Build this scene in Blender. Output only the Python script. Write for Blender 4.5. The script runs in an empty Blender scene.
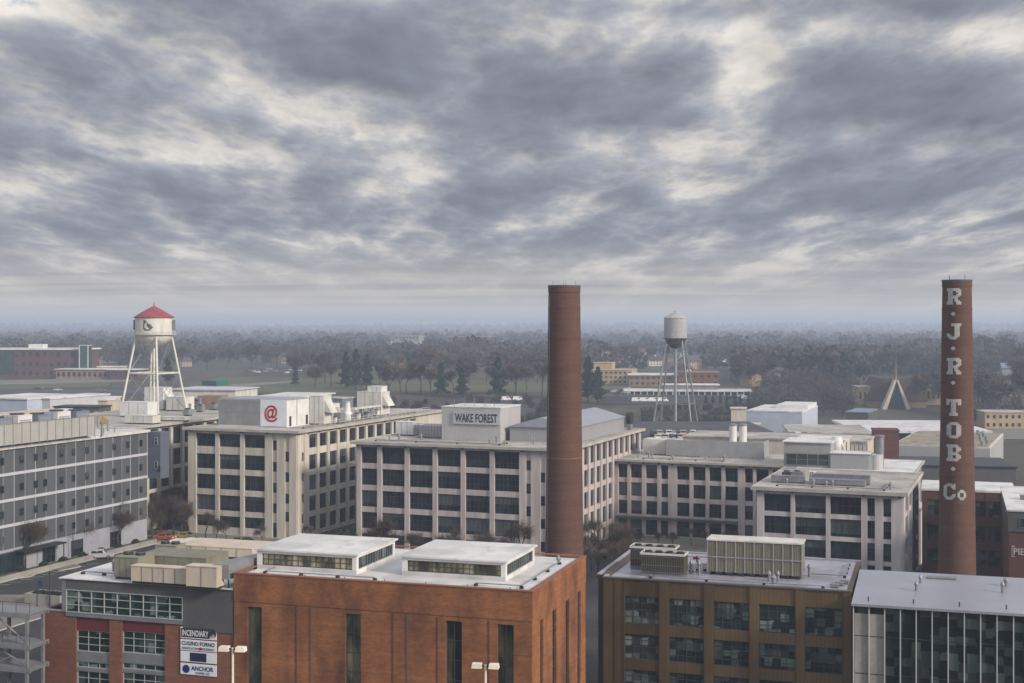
import bpy, math, random
from mathutils import Vector, Matrix, noise
random.seed(7)
S = bpy.context.scene
COL = S.collection
F = 1340.0; H0 = 324.0; CZ = 44.0
R = math.radians
TH = R(21.1); TG = R(17.5)

# ------------------------------------------------------------------ materials
MATS = {}
def srgb(r, g, b):
    f = lambda c: (c/255/12.92) if c/255 <= .04045 else ((c/255+.055)/1.055)**2.4
    return (f(r), f(g), f(b))
def mat(name, col, rough=.85, metal=0.0, var=.12, scale=.35, stretch=(1, 1, 1), var2=.06, scale2=4.0, spec=.3, col2=None,
        bump=0, objrand=0.0, objcol=False):
    m = bpy.data.materials.new(name); m.use_nodes = True
    nt = m.node_tree; N = nt.nodes; L = nt.links
    b = N['Principled BSDF']
    b.inputs['Roughness'].default_value = rough; b.inputs['Metallic'].default_value = metal
    b.inputs['Specular IOR Level'].default_value = spec
    tc = N.new('ShaderNodeTexCoord'); mp = N.new('ShaderNodeMapping'); mp.inputs['Scale'].default_value = stretch
    L.new(tc.outputs['Object'], mp.inputs['Vector'])
    n1 = N.new('ShaderNodeTexNoise'); n1.inputs['Scale'].default_value = scale; n1.inputs['Detail'].default_value = 5
    n1.inputs['Roughness'].default_value = .6
    L.new(mp.outputs['Vector'], n1.inputs['Vector'])
    n2 = N.new('ShaderNodeTexNoise'); n2.inputs['Scale'].default_value = scale2; n2.inputs['Detail'].default_value = 3
    L.new(mp.outputs['Vector'], n2.inputs['Vector'])
    r = N.new('ShaderNodeMapRange'); r.inputs['From Min'].default_value = .3; r.inputs['From Max'].default_value = .7
    L.new(n1.outputs['Fac'], r.inputs['Value'])
    mx = N.new('ShaderNodeMix'); mx.data_type = 'RGBA'
    c = Vector(col[:3]); c2 = Vector(col2[:3]) if col2 else c*(1-2*var)
    mx.inputs['A'].default_value = (*(c if col2 else c*(1+var)), 1); mx.inputs['B'].default_value = (*c2, 1)
    L.new(r.outputs['Result'], mx.inputs['Factor'])
    out = mx.outputs['Result']
    mr = N.new('ShaderNodeMapRange'); mr.inputs['From Min'].default_value = .3; mr.inputs['From Max'].default_value = .7
    mr.inputs['To Min'].default_value = 1-var2; mr.inputs['To Max'].default_value = 1+var2
    L.new(n2.outputs['Fac'], mr.inputs['Value'])
    last = mr.outputs['Result']
    if objrand:
        oi = N.new('ShaderNodeObjectInfo'); q = N.new('ShaderNodeMapRange')
        q.inputs['To Min'].default_value = 1-objrand; q.inputs['To Max'].default_value = 1+objrand
        L.new(oi.outputs['Random'], q.inputs['Value'])
        mm = N.new('ShaderNodeMath'); mm.operation = 'MULTIPLY'; L.new(last, mm.inputs[0]); L.new(q.outputs['Result'], mm.inputs[1]); last = mm.outputs[0]
    vm = N.new('ShaderNodeVectorMath'); vm.operation = 'SCALE'; L.new(out, vm.inputs[0]); L.new(last, vm.inputs['Scale'])
    fin = vm.outputs['Vector']
    if objcol:
        oi = N.new('ShaderNodeObjectInfo'); mu = N.new('ShaderNodeVectorMath'); mu.operation = 'MULTIPLY'
        L.new(fin, mu.inputs[0]); L.new(oi.outputs['Color'], mu.inputs[1]); fin = mu.outputs['Vector']
    L.new(fin, b.inputs['Base Color'])
    if bump:
        bp = N.new('ShaderNodeBump'); bp.inputs['Strength'].default_value = bump; bp.inputs['Distance'].default_value = .05
        L.new(n2.outputs['Fac'], bp.inputs['Height']); L.new(bp.outputs['Normal'], b.inputs['Normal'])
    MATS[name] = m
    return m
mat('concrete_cream', srgb(196,189,177), .9, var=.11, scale=.5, stretch=(1,1,.13), var2=.09, scale2=1.6)
mat('concrete_rose', srgb(186,177,175), .9, var=.11, scale=.5, stretch=(1,1,.13), var2=.09, scale2=1.6)
mat('concrete_rose_pale', srgb(192,186,187), .9, var=.11, scale=.5, stretch=(1,1,.13), var2=.09, scale2=1.6)
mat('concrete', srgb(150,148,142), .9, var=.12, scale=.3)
mat('eave', srgb(176,172,164), .85, var=.12, scale=.4)
mat('roof_gravel', srgb(176,172,166), .95, var=.2, scale=.12, var2=.12, scale2=1.5)
mat('roof_white', srgb(214,213,212), .6, var=.1, scale=.09, var2=.07, scale2=.6, stretch=(1,.5,1))
mat('roof_membrane', srgb(160,160,172), .4, var=.16, scale=.12, var2=.1, scale2=.8, spec=.5)
mat('roof_dark', srgb(80,80,84), .8, var=.15, scale=.1)
mat('stair_blue', srgb(92,100,116), .5, var=.06, scale=.4)
mat('grey_panel', srgb(78,81,84), .6, var=.08, scale=.4, stretch=(1,1,.15), spec=.4)
mat('grey_panel_light', srgb(88,92,95), .55, var=.08, scale=.4, stretch=(1,1,.15), spec=.4)
mat('blue_panel', srgb(118,128,146), .5, var=.06, scale=.4)
mat('white_band', srgb(186,188,194), .7, var=.05)
mat('pale_blue', srgb(178,187,204), .6, var=.06, scale=.3)
mat('base_white', srgb(156,158,168), .7, var=.08, scale=.3)
mat('gravel_brown', srgb(150,142,128), .95, var=.2, scale=.3, var2=.2, scale2=2)
mat('white_paint', srgb(214,214,212), .55, var=.08, scale=.5, var2=.05)
mat('dirty_white', srgb(205,203,196), .65, var=.12, scale=.5, var2=.08, stretch=(1,1,.4))
mat('tank_grey', srgb(168,168,168), .55, var=.12, scale=.35, stretch=(1,1,.3), var2=.08, scale2=1.2)
mat('tank_white', srgb(210,208,200), .5, var=.1, scale=.35, stretch=(1,1,.3), var2=.06, scale2=1.2)
mat('tank_rust', srgb(92,84,80), .8, var=.25, scale=.8)
mat('tower_red', srgb(146,74,84), .6, var=.12, scale=.5)
mat('galvanised', srgb(142,144,148), .45, metal=.35, var=.12, scale=.8)
mat('steel_dark', srgb(58,60,64), .5, metal=.3, var=.1)
mat('leg_grey', srgb(176,176,178), .5, var=.1)
mat('steel_grey', srgb(128,130,134), .5, metal=.2, var=.12)
mat('beige_metal', srgb(196,184,166), .6, var=.1, scale=.5, stretch=(1,1,.3))
mat('green_metal', srgb(126,124,108), .6, var=.1, scale=.6)
mat('louver_olive', srgb(98,97,88), .6, var=.1)
mat('screen_beige', srgb(166,166,161), .7, var=.08, scale=.5, stretch=(1,1,.3))
mat('screen_grey', srgb(150,152,154), .55, var=.08, scale=.5)
mat('louver', srgb(150,152,158), .6, var=.08, scale=.8)
mat('sheet_dark', srgb(88,88,90), .55, var=.1, scale=.3)
mat('coping_red', srgb(138,94,76), .7, var=.1)
mat('maroon', srgb(100,44,46), .6, var=.08)
mat('glass_green', srgb(30,46,44), .12, var=.3, scale=.25, objrand=.25, spec=.6, col2=srgb(58,80,72))
mat('frame_white', srgb(160,165,162), .5, var=.05)
mat('frame_dark', srgb(62,66,72), .5, var=.05)
mat('asphalt', (.052,.052,.056), .92, var=.2, scale=.06, var2=.12, scale2=1.2)
mat('highway', (.075,.075,.08), .92, var=.15, scale=.02)
mat('pavement', srgb(122,118,111), .9, var=.12, scale=.2)
mat('kerb', srgb(176,172,164), .9, var=.1)
mat('marking', srgb(220,220,214), .8, var=.15, scale=1)
mat('grass', (.075,.095,.04), .95, var=.2, scale=.03, var2=.2, scale2=.5, col2=(.115,.105,.06))
mat('terrain', (.058,.06,.042), .97, scale=.006, var2=.3, scale2=.05, col2=(.08,.066,.054))
mat('far_wood', (.04,.043,.042), .97, scale=.008, var2=.4, scale2=.045, col2=(.09,.066,.054))
mat('bark', (.075,.062,.052), .95, var=.15)
mat('twigs', (.105,.078,.062), .95, var=.15, objrand=.35)
mat('twigs_grey', (.1,.088,.078), .95, var=.15, objrand=.35)
mat('needles', (.028,.048,.03), .95, var=.25, scale=.4, objrand=.2)
mat('bush', (.035,.05,.025), .95, var=.25, scale=.8, objrand=.2)
mat('tan_wall', srgb(176,156,126), .85, var=.1)
mat('tan_brick', srgb(142,118,102), .9, var=.12)
mat('red_roof', srgb(112,72,64), .85, var=.15)
mat('brown_roof', srgb(78,66,62), .9, var=.15)
mat('blue_roof', srgb(122,136,154), .5, var=.08)
mat('teal', srgb(44,100,92), .6, var=.1)
mat('car_paint', (1,1,1), .3, var=.02, spec=.6, objcol=True)
mat('tyre', (.02,.02,.02), .9, var=.05)
mat('headlight', srgb(230,230,225), .2)
mat('sign_white', srgb(216,220,226), .6, var=.05)
mat('emblem_grey', srgb(92,92,98), .7)
mat('letter_dark', srgb(44,46,52), .7)
mat('letter_blue', srgb(32,44,104), .6)
mat('letter_navy', srgb(34,40,66), .6)
mat('letter_red', srgb(170,30,46), .5)
mat('sign_grey', srgb(176,178,182), .6, var=.06)
mat('letter_white', srgb(180,178,176), .8, var=.12, scale=1.5)
mat('lamp_head', srgb(225,218,200), .5)
mat('yellow', srgb(170,130,50), .6)
mat('copper', srgb(140,112,96), .6, var=.1)
mat('gold_frame', srgb(30,30,30), .5)

def brickmat(name, c1, c2, mortar, patch_col, sw=.5, streak=.5):
    """running-bond brick seen from far, with horizontal weathering streaks and broad patches of a second tone"""
    m = bpy.data.materials.new(name); m.use_nodes = True
    nt = m.node_tree; N = nt.nodes; L = nt.links; b = N['Principled BSDF']
    b.inputs['Roughness'].default_value = .8; b.inputs['Specular IOR Level'].default_value = .3
    tc = N.new('ShaderNodeTexCoord')
    sx = N.new('ShaderNodeSeparateXYZ'); L.new(tc.outputs['Object'], sx.inputs[0])
    ad = N.new('ShaderNodeMath'); ad.operation = 'ADD'; L.new(sx.outputs['X'], ad.inputs[0]); L.new(sx.outputs['Y'], ad.inputs[1])
    cx = N.new('ShaderNodeCombineXYZ'); L.new(ad.outputs[0], cx.inputs['X']); L.new(sx.outputs['Z'], cx.inputs['Y'])
    bt = N.new('ShaderNodeTexBrick'); bt.inputs['Scale'].default_value = 1; bt.inputs['Brick Width'].default_value = .42
    bt.inputs['Row Height'].default_value = .15; bt.inputs['Mortar Size'].default_value = .012
    bt.inputs['Color1'].default_value = (*c1, 1); bt.inputs['Color2'].default_value = (*c2, 1); bt.inputs['Mortar'].default_value = (*mortar, 1)
    L.new(cx.outputs[0], bt.inputs['Vector'])
    def ns(sc, st, det=5):
        mp = N.new('ShaderNodeMapping'); mp.inputs['Scale'].default_value = st; L.new(tc.outputs['Object'], mp.inputs['Vector'])
        n = N.new('ShaderNodeTexNoise'); n.inputs['Scale'].default_value = sc; n.inputs['Detail'].default_value = det; n.inputs['Roughness'].default_value = .62
        L.new(mp.outputs['Vector'], n.inputs['Vector']); return n
    a = ns(.3, (1, 1, .5)); ra = N.new('ShaderNodeMapRange'); ra.inputs['From Min'].default_value = .40; ra.inputs['From Max'].default_value = .76
    ra.inputs['To Max'].default_value = sw
    L.new(a.outputs['Fac'], ra.inputs['Value'])
    mx = N.new('ShaderNodeMix'); mx.data_type = 'RGBA'; L.new(ra.outputs['Result'], mx.inputs['Factor'])
    L.new(bt.outputs['Color'], mx.inputs['A']); mx.inputs['B'].default_value = (*patch_col, 1)
    s = ns(.5, (.22, .22, 4.5)); rs = N.new('ShaderNodeMapRange'); rs.inputs['From Min'].default_value = .3; rs.inputs['From Max'].default_value = .7
    rs.inputs['To Min'].default_value = 1-streak*.5; rs.inputs['To Max'].default_value = 1+streak*.5
    L.new(s.outputs['Fac'], rs.inputs['Value'])
    vm = N.new('ShaderNodeVectorMath'); vm.operation = 'SCALE'; L.new(mx.outputs['Result'], vm.inputs[0]); L.new(rs.outputs['Result'], vm.inputs['Scale'])
    L.new(vm.outputs['Vector'], b.inputs['Base Color'])
    MATS[name] = m
brickmat('brick_orange', srgb(158,102,62), srgb(134,86,55), srgb(136,98,76), srgb(76,52,42), 1.0, .3)
brickmat('brick_red', srgb(128,84,64), srgb(112,72,58), srgb(128,98,84), srgb(100,66,56), .4, .25)
brickmat('brick_stack', srgb(98,70,58), srgb(84,60,52), srgb(104,80,70), srgb(80,58,50), .6, .25)
brickmat('brick_dark', srgb(98,66,60), srgb(88,60,56), srgb(100,74,68), srgb(82,58,56), .4, .2)

def seamed(name, wid_=2.4, lng=14, dark=.82):
    m = MATS[name]; nt = m.node_tree; N = nt.nodes; L = nt.links; b = N['Principled BSDF']; src = b.inputs['Base Color'].links[0].from_socket
    tc = N.new('ShaderNodeTexCoord'); bt = N.new('ShaderNodeTexBrick'); bt.inputs['Scale'].default_value = 1; bt.inputs['Brick Width'].default_value = lng; bt.inputs['Row Height'].default_value = wid_
    bt.inputs['Mortar Size'].default_value = .05; bt.inputs['Mortar Smooth'].default_value = .6; bt.inputs['Color1'].default_value = (1, 1, 1, 1); bt.inputs['Color2'].default_value = (.95, .95, .95, 1); bt.inputs['Mortar'].default_value = (dark, dark, dark, 1)
    L.new(tc.outputs['Object'], bt.inputs['Vector'])
    n = N.new('ShaderNodeTexNoise'); n.inputs['Scale'].default_value = .22; n.inputs['Detail'].default_value = 6; n.inputs['Distortion'].default_value = .8; L.new(tc.outputs['Object'], n.inputs['Vector'])
    r = N.new('ShaderNodeMapRange'); r.inputs['From Min'].default_value = .52; r.inputs['From Max'].default_value = .6; r.inputs['To Min'].default_value = 1; r.inputs['To Max'].default_value = .8; L.new(n.outputs['Fac'], r.inputs['Value'])
    v1 = N.new('ShaderNodeVectorMath'); v1.operation = 'MULTIPLY'; L.new(src, v1.inputs[0]); L.new(bt.outputs['Color'], v1.inputs[1])
    v2 = N.new('ShaderNodeVectorMath'); v2.operation = 'SCALE'; L.new(v1.outputs[0], v2.inputs[0]); L.new(r.outputs['Result'], v2.inputs['Scale']); L.new(v2.outputs[0], b.inputs['Base Color'])
for q_ in ('roof_white', 'roof_membrane', 'roof_gravel', 'roof_dark'): seamed(q_)
def ribmat(name, c, period=.55, depth=.25, rough=.45, metal=.3, var=.18):
    """metal cladding of upright seams"""
    m = mat(name, c, rough, metal, var=var, scale=.12, stretch=(1, 1, .35), spec=.5)
    nt = m.node_tree; N = nt.nodes; L = nt.links; b = N['Principled BSDF']
    src = b.inputs['Base Color'].links[0].from_socket
    tc = N.new('ShaderNodeTexCoord'); sx = N.new('ShaderNodeSeparateXYZ'); L.new(tc.outputs['Object'], sx.inputs[0])
    ad = N.new('ShaderNodeMath'); ad.operation = 'ADD'; L.new(sx.outputs['X'], ad.inputs[0]); L.new(sx.outputs['Y'], ad.inputs[1])
    md = N.new('ShaderNodeMath'); md.operation = 'PINGPONG'; md.inputs[1].default_value = period/2; L.new(ad.outputs[0], md.inputs[0])
    mr = N.new('ShaderNodeMapRange'); mr.inputs['From Max'].default_value = .05; mr.inputs['To Min'].default_value = 1-depth; mr.inputs['To Max'].default_value = 1
    L.new(md.outputs[0], mr.inputs['Value'])
    vm = N.new('ShaderNodeVectorMath'); vm.operation = 'SCALE'; L.new(src, vm.inputs[0]); L.new(mr.outputs['Result'], vm.inputs['Scale'])
    L.new(vm.outputs['Vector'], b.inputs['Base Color'])
    return m
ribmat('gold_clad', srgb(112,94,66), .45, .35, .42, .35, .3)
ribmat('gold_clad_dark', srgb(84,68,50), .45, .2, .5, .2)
ribmat('rib_white', srgb(178,178,178), .6, .22, .5, .1, .06)
ribmat('rib_grey', srgb(158,158,160), .5, .2, .5, .15, .06)
ribmat('rib_green', srgb(136,134,118), .7, .3, .55, .1, .1)
ribmat('seam_roof', srgb(166,170,180), .6, .2, .35, .35, .06)

def glassmat(name, c, c2, rough=.1, blinds=.0):
    m = bpy.data.materials.new(name); m.use_nodes = True
    nt = m.node_tree; N = nt.nodes; L = nt.links; b = N['Principled BSDF']
    b.inputs['Roughness'].default_value = rough; b.inputs['Specular IOR Level'].default_value = .3
    oi = N.new('ShaderNodeObjectInfo'); tc = N.new('ShaderNodeTexCoord')
    ad = N.new('ShaderNodeVectorMath'); ad.operation = 'ADD'; sc = N.new('ShaderNodeVectorMath'); sc.operation = 'SCALE'
    cmb = N.new('ShaderNodeCombineXYZ'); L.new(oi.outputs['Random'], cmb.inputs[0]); L.new(oi.outputs['Random'], cmb.inputs[1]); L.new(oi.outputs['Random'], cmb.inputs[2])
    L.new(cmb.outputs[0], sc.inputs[0]); sc.inputs['Scale'].default_value = 57
    L.new(tc.outputs['Object'], ad.inputs[0]); L.new(sc.outputs[0], ad.inputs[1])
    mp = N.new('ShaderNodeMapping'); mp.inputs['Scale'].default_value = (1.3, 1.3, .5); L.new(ad.outputs[0], mp.inputs['Vector'])
    n = N.new('ShaderNodeTexNoise'); n.inputs['Scale'].default_value = .6; n.inputs['Detail'].default_value = 4; L.new(mp.outputs[0], n.inputs['Vector'])
    r = N.new('ShaderNodeMapRange'); r.inputs['From Min'].default_value = .42; r.inputs['From Max'].default_value = .72; L.new(n.outputs['Fac'], r.inputs['Value'])
    if name == 'glass_teal':  # reflections painted into the pane colour as blocky tones
        vo = N.new('ShaderNodeTexVoronoi'); vo.distance = 'CHEBYCHEV'; vo.inputs['Scale'].default_value = 1.15; vo.inputs['Randomness'].default_value = .4
        L.new(ad.outputs[0], vo.inputs['Vector']); sv = N.new('ShaderNodeSeparateXYZ'); L.new(vo.outputs['Color'], sv.inputs[0])
        r = N.new('ShaderNodeMapRange'); r.inputs['From Min'].default_value = .5; r.inputs['From Max'].default_value = 1.0; L.new(sv.outputs[0], r.inputs['Value'])
    mx = N.new('ShaderNodeMix'); mx.data_type = 'RGBA'; L.new(r.outputs['Result'], mx.inputs['Factor'])
    mx.inputs['A'].default_value = (*c, 1); mx.inputs['B'].default_value = (*c2, 1)
    if blinds:
        fr = N.new('ShaderNodeMath'); fr.operation = 'FRACT'; ml = N.new('ShaderNodeMath'); ml.operation = 'MULTIPLY'; ml.inputs[1].default_value = 37.7
        L.new(oi.outputs['Random'], ml.inputs[0]); L.new(ml.outputs[0], fr.inputs[0])
        s3 = N.new('ShaderNodeSeparateXYZ'); L.new(tc.outputs['Generated'], s3.inputs[0])
        lv = N.new('ShaderNodeMath'); lv.operation = 'MULTIPLY'; lv.inputs[1].default_value = 23.1; f2 = N.new('ShaderNodeMath'); f2.operation = 'FRACT'; L.new(oi.outputs['Random'], lv.inputs[0]); L.new(lv.outputs[0], f2.inputs[0])
        g1 = N.new('ShaderNodeMath'); g1.operation = 'GREATER_THAN'; L.new(s3.outputs['Z'], g1.inputs[0]); L.new(f2.outputs[0], g1.inputs[1])
        g2 = N.new('ShaderNodeMath'); g2.operation = 'GREATER_THAN'; L.new(fr.outputs[0], g2.inputs[0]); g2.inputs[1].default_value = .55
        g3 = N.new('ShaderNodeMath'); g3.operation = 'MULTIPLY'; L.new(g1.outputs[0], g3.inputs[0]); L.new(g2.outputs[0], g3.inputs[1])
        g4 = N.new('ShaderNodeMath'); g4.operation = 'MULTIPLY'; g4.inputs[1].default_value = blinds; L.new(g3.outputs[0], g4.inputs[0])
        m2 = N.new('ShaderNodeMix'); m2.data_type = 'RGBA'; L.new(g4.outputs[0], m2.inputs['Factor']); L.new(mx.outputs['Result'], m2.inputs['A']); m2.inputs['B'].default_value = (.10, .115, .115, 1); mx = m2
    q = N.new('ShaderNodeMapRange'); q.inputs['To Min'].default_value = .55; q.inputs['To Max'].default_value = 1.5; L.new(oi.outputs['Random'], q.inputs['Value'])
    vm = N.new('ShaderNodeVectorMath'); vm.operation = 'SCALE'; L.new(mx.outputs['Result'], vm.inputs[0]); L.new(q.outputs['Result'], vm.inputs['Scale'])
    L.new(vm.outputs[0], b.inputs['Base Color'])
    MATS[name] = m
glassmat('glass', (.008,.014,.02), (.035,.05,.058), .08, .6)
glassmat('glass_warm', (.02,.026,.022), (.16,.14,.08))
glassmat('glass_teal', (.012,.023,.023), (.13,.17,.155), .06)
glassmat('glass_monitor', (.05,.05,.035), (.42,.38,.25), .15)

# ------------------------------------------------------------------ mesh helpers
class MB:
    def __init__(s): s.v = []; s.f = []; s.m = []; s.ms = []; s.smooth = False
    def mi(s, m):
        if m not in s.ms: s.ms.append(m)
        return s.ms.index(m)
    def poly(s, pts, m):
        i = len(s.v); s.v += [tuple(p) for p in pts]; s.f.append(tuple(range(i, i+len(pts)))); s.m.append(s.mi(m))
    def box(s, x0, x1, y0, y1, z0, z1, m):
        if x1 < x0: x0, x1 = x1, x0
        if y1 < y0: y0, y1 = y1, y0
        if z1 < z0: z0, z1 = z1, z0
        if min(x1-x0, y1-y0, z1-z0) < 1e-5: return s
        s.hexa([(x0,y0,z0),(x1,y0,z0),(x1,y1,z0),(x0,y1,z0)], [(x0,y0,z1),(x1,y0,z1),(x1,y1,z1),(x0,y1,z1)], m); return s
    def hexa(s, a, b, m):
        i = len(s.v); n = len(a); s.v += [tuple(p) for p in a]+[tuple(p) for p in b]
        k = s.mi(m)
        s.f.append(tuple(i+j for j in reversed(range(n)))); s.f.append(tuple(i+n+j for j in range(n)))
        for j in range(n): s.f.append((i+j, i+(j+1)%n, i+n+(j+1)%n, i+n+j))
        s.m += [k]*(n+2); return s
    def tube(s, p, q, r0, r1, m, n=8, caps=True):
        p = Vector(p); q = Vector(q); d = (q-p)
        if d.length < 1e-6: return s
        d.normalize(); u = d.orthogonal().normalized(); w = d.cross(u)
        a = [p+(u*math.cos(t)+w*math.sin(t))*r0 for t in [2*math.pi*j/n for j in range(n)]]
        b = [q+(u*math.cos(t)+w*math.sin(t))*r1 for t in [2*math.pi*j/n for j in range(n)]]
        if caps: s.hexa(a, b, m)
        else:
            i = len(s.v); k = s.mi(m); s.v += [tuple(x) for x in a+b]
            for j in range(n): s.f.append((i+j, i+(j+1)%n, i+n+(j+1)%n, i+n+j)); s.m.append(k)
        return s
    def lathe(s, prof, m, n=24, c=(0,0), close=True):
        i = len(s.v); k = s.mi(m)
        for r, z in prof:
            for j in range(n):
                t = 2*math.pi*j/n; s.v.append((c[0]+r*math.cos(t), c[1]+r*math.sin(t), z))
        for a in range(len(prof)-1):
            for j in range(n):
                s.f.append((i+a*n+j, i+a*n+(j+1)%n, i+(a+1)*n+(j+1)%n, i+(a+1)*n+j)); s.m.append(k)
        if close:
            s.f.append(tuple(i+j for j in reversed(range(n)))); s.f.append(tuple(i+(len(prof)-1)*n+j for j in range(n))); s.m += [k, k]
        return s
    def mesh(s, name):
        me = bpy.data.meshes.new(name); me.from_pydata(s.v, [], s.f)
        for m in s.ms: me.materials.append(MATS[m])
        me.polygons.foreach_set('material_index', s.m)
        if s.smooth: me.polygons.foreach_set('use_smooth', [True]*len(s.f))
        me.update(); return me
    def build(s, name, parent=None, loc=(0,0,0), rz=0, **k):
        o = bpy.data.objects.new(name, s.mesh(name)); COL.objects.link(o)
        o.location = loc; o.rotation_euler = (0, 0, rz); o.parent = parent
        return tag(o, **k)
def tag(o, label=None, cat=None, group=None, kind=None):
    if label: o['label'] = label
    if cat: o['category'] = cat
    if group: o['group'] = group
    if kind: o['kind'] = kind
    return o
def empty(name, label, cat, loc=(0,0,0), rz=0, group=None):
    o = bpy.data.objects.new(name, None); o.empty_display_size = .5; COL.objects.link(o); o.location = loc; o.rotation_euler = (0,0,rz)
    return tag(o, label, cat, group)
def copy_tree(o, parent=None):
    c = o.copy(); COL.objects.link(c); c.parent = parent
    for ch in list(KIDS.get(o.name, [])): copy_tree(ch, c)
    return c
KIDS = {}
def remember(root):
    """remember the children of a master so that copies need no searching"""
    def rec(o):
        KIDS[o.name] = [c for c in COL.objects if c.parent == o]
        for c in KIDS[o.name]: rec(c)
    rec(root); return root
def X(px, Y): return (px-512)/F*Y
def ZZ(py, Y): return CZ-(py-H0)*Y/F
def YY(py, z): return (CZ-z)*F/(py-H0)
def gz(x, y):
    if y < 600: return 0.0
    if y < 700: return 8*((y-600)/100)
    if y < 1500: return 8.0
    t = min(1, (y-1500)/1500)
    h = 8+6*t*noise.noise((x/900, y/900, 3))
    if y > 3500:
        q = min(1, (y-3500)/3500)
        ridge = 24+12*noise.noise((x/2600, 1.7, y/5000))+6*min(1, max(0, (x+1500)/1800))
        h += q*q*ridge
    return h

class Bld:
    """a building: Empty at its near corner; local x to the right along the front, local y away along the side"""
    def __init__(s, name, label, cat, px, Y, th=TH, group=None, z=0):
        s.X0 = X(px, Y); s.Y0 = Y; s.th = th; s.c = math.cos(th); s.s = math.sin(th); s.z = z
        s.root = empty(name, label, cat, (s.X0, Y, z), -th, group)
    def fx(s, px):
        k = (px-512)/F; return -(s.X0-k*s.Y0)/(s.c+k*s.s)
    def sy(s, px):
        k = (px-512)/F; return (k*s.Y0-s.X0)/(s.s-k*s.c)
    def w(s, lx, ly, lz=0): return (s.X0+lx*s.c+ly*s.s, s.Y0-lx*s.s+ly*s.c, lz+s.z)
    def loc(s, px, py, z):
        """local x, y of the point of height z seen at a pixel"""
        Y = YY(py, z); x = X(px, Y)-s.X0; y = Y-s.Y0
        return (x*s.c-y*s.s, x*s.s+y*s.c)

WC = {}
def window(parent, x, y, z, w, h, rz, nc, nr, fr='frame_dark', gl='glass', bar=.07, depth=.1, name='window'):
    key = (round(w, 3), round(h, 3), nc, nr, fr, gl, bar)
    if key not in WC:
        m = MB(); b = bar
        m.box(-w/2, w/2, -depth, .02, 0, b, fr); m.box(-w/2, w/2, -depth, .02, h-b, h, fr)
        m.box(-w/2, -w/2+b, -depth, .02, b, h-b, fr); m.box(w/2-b, w/2, -depth, .02, b, h-b, fr)
        for i in range(1, nc): xx = -w/2+w*i/nc; m.box(xx-b*.4, xx+b*.4, -depth*.8, .02, b, h-b, fr)
        for j in range(1, nr): zz = h*j/nr; m.box(-w/2+b, w/2-b, -depth*.7, .02, zz-b*.4, zz+b*.4, fr)
        g = MB(); g.box(-w/2+b*.5, w/2-b*.5, -.02, .03, b*.5, h-b*.5, gl)
        WC[key] = (m.mesh('window'), g.mesh('pane'))
    a, g = WC[key]
    o = bpy.data.objects.new(name, a); COL.objects.link(o); o.parent = parent; o.location = (x, y, z); o.rotation_euler = (0,0,rz)
    p = bpy.data.objects.new('pane', g); COL.objects.link(p); p.parent = o
    return o

def facade(mb, root, face, at, s0, s1, ztop, cols, wall, pier_t=.14, rec=.35, core=.6, grid=(4, 3), fr='frame_dark', gl='glass', z0=0, pier=None, lim=None, bar=.07):
    """a wall with real window openings. cols: (sa, sb, [(z0, z1), ...]); solid piers between, spandrels above and below"""
    def bx(a, b, t0, t1, za, zb, m):
        if face == 'front': mb.box(a, b, at-t1, at-t0, za, zb, m)
        elif face == 'side': mb.box(at+t0, at+t1, a, b, za, zb, m)
        else: mb.box(at-t1, at-t0, a, b, za, zb, m)
    cols = sorted(cols); cur = s0
    for sa, sb, rows in cols:
        if sa > cur+1e-4: bx(cur, sa, -core, pier_t, z0, ztop, pier or wall)
        zc = z0
        for r0, r1 in sorted(rows):
            if r0 > zc: bx(sa, sb, -core, 0, zc, r0, wall)
            w = sb-sa
            if face == 'front': q = ((sa+sb)/2, at+rec, r0, 0)
            elif face == 'side': q = (at-rec, (sa+sb)/2, r0, R(90))
            else: q = (at+rec, (sa+sb)/2, r0, R(-90))
            g = grid if w > 2 else (max(1, grid[0]//2), grid[1])
            window(root, q[0], q[1], q[2], w, r1-r0, q[3], g[0], g[1], fr, gl, bar)
            zc = r1
        bx(sa, sb, -core, 0, zc, ztop, wall)
        cur = sb
    if cur < s1-1e-4: bx(cur, s1, -core, pier_t, z0, ztop, pier or wall)
def equal(s0, s1, n, gap):
    w = (s1-s0)/n
    return [(s0+i*w+gap/2, s0+(i+1)*w-gap/2) for i in range(n)]

def text_mesh(txt, size, mt, width=None, bold=.0, depth=.06):
    cu = bpy.data.curves.new('lettering', 'FONT'); cu.body = txt; cu.size = 1; cu.extrude = 0; cu.offset = bold
    cu.align_x = 'CENTER'; cu.align_y = 'CENTER'; cu.resolution_u = 3
    o = bpy.data.objects.new('lettering', cu); COL.objects.link(o)
    dg = bpy.context.evaluated_depsgraph_get(); me = bpy.data.meshes.new_from_object(o.evaluated_get(dg))
    bpy.data.objects.remove(o); bpy.data.curves.remove(cu)
    xs = [v.co.x for v in me.vertices]; ys = [v.co.y for v in me.vertices]
    w = max(xs)-min(xs); h = max(ys)-min(ys); mx = (max(xs)+min(xs))/2; my = (max(ys)+min(ys))/2
    kx = (width/w) if width else size/h; kz = size/h
    m = MB()
    for p in me.polygons:
        pts = [me.vertices[i].co for i in p.vertices]
        m.poly([((q.x-mx)*kx, -depth, (q.y-my)*kz) for q in pts], mt)
    for e in [e for e in me.edges]:
        pass
    bpy.data.meshes.remove(me)
    return m

# ------------------------------------------------------------------ camera, world, sun
cd = bpy.data.cameras.new('camera'); cam = bpy.data.objects.new('camera', cd); COL.objects.link(cam); S.camera = cam
cam.location = (0, 0, CZ); cam.rotation_euler = (R(90), 0, 0)
cd.sensor_width = 36; cd.lens = F/1024*36; cd.shift_y = -(341.5-H0)/1024; cd.clip_start = .5; cd.clip_end = 40000

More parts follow.
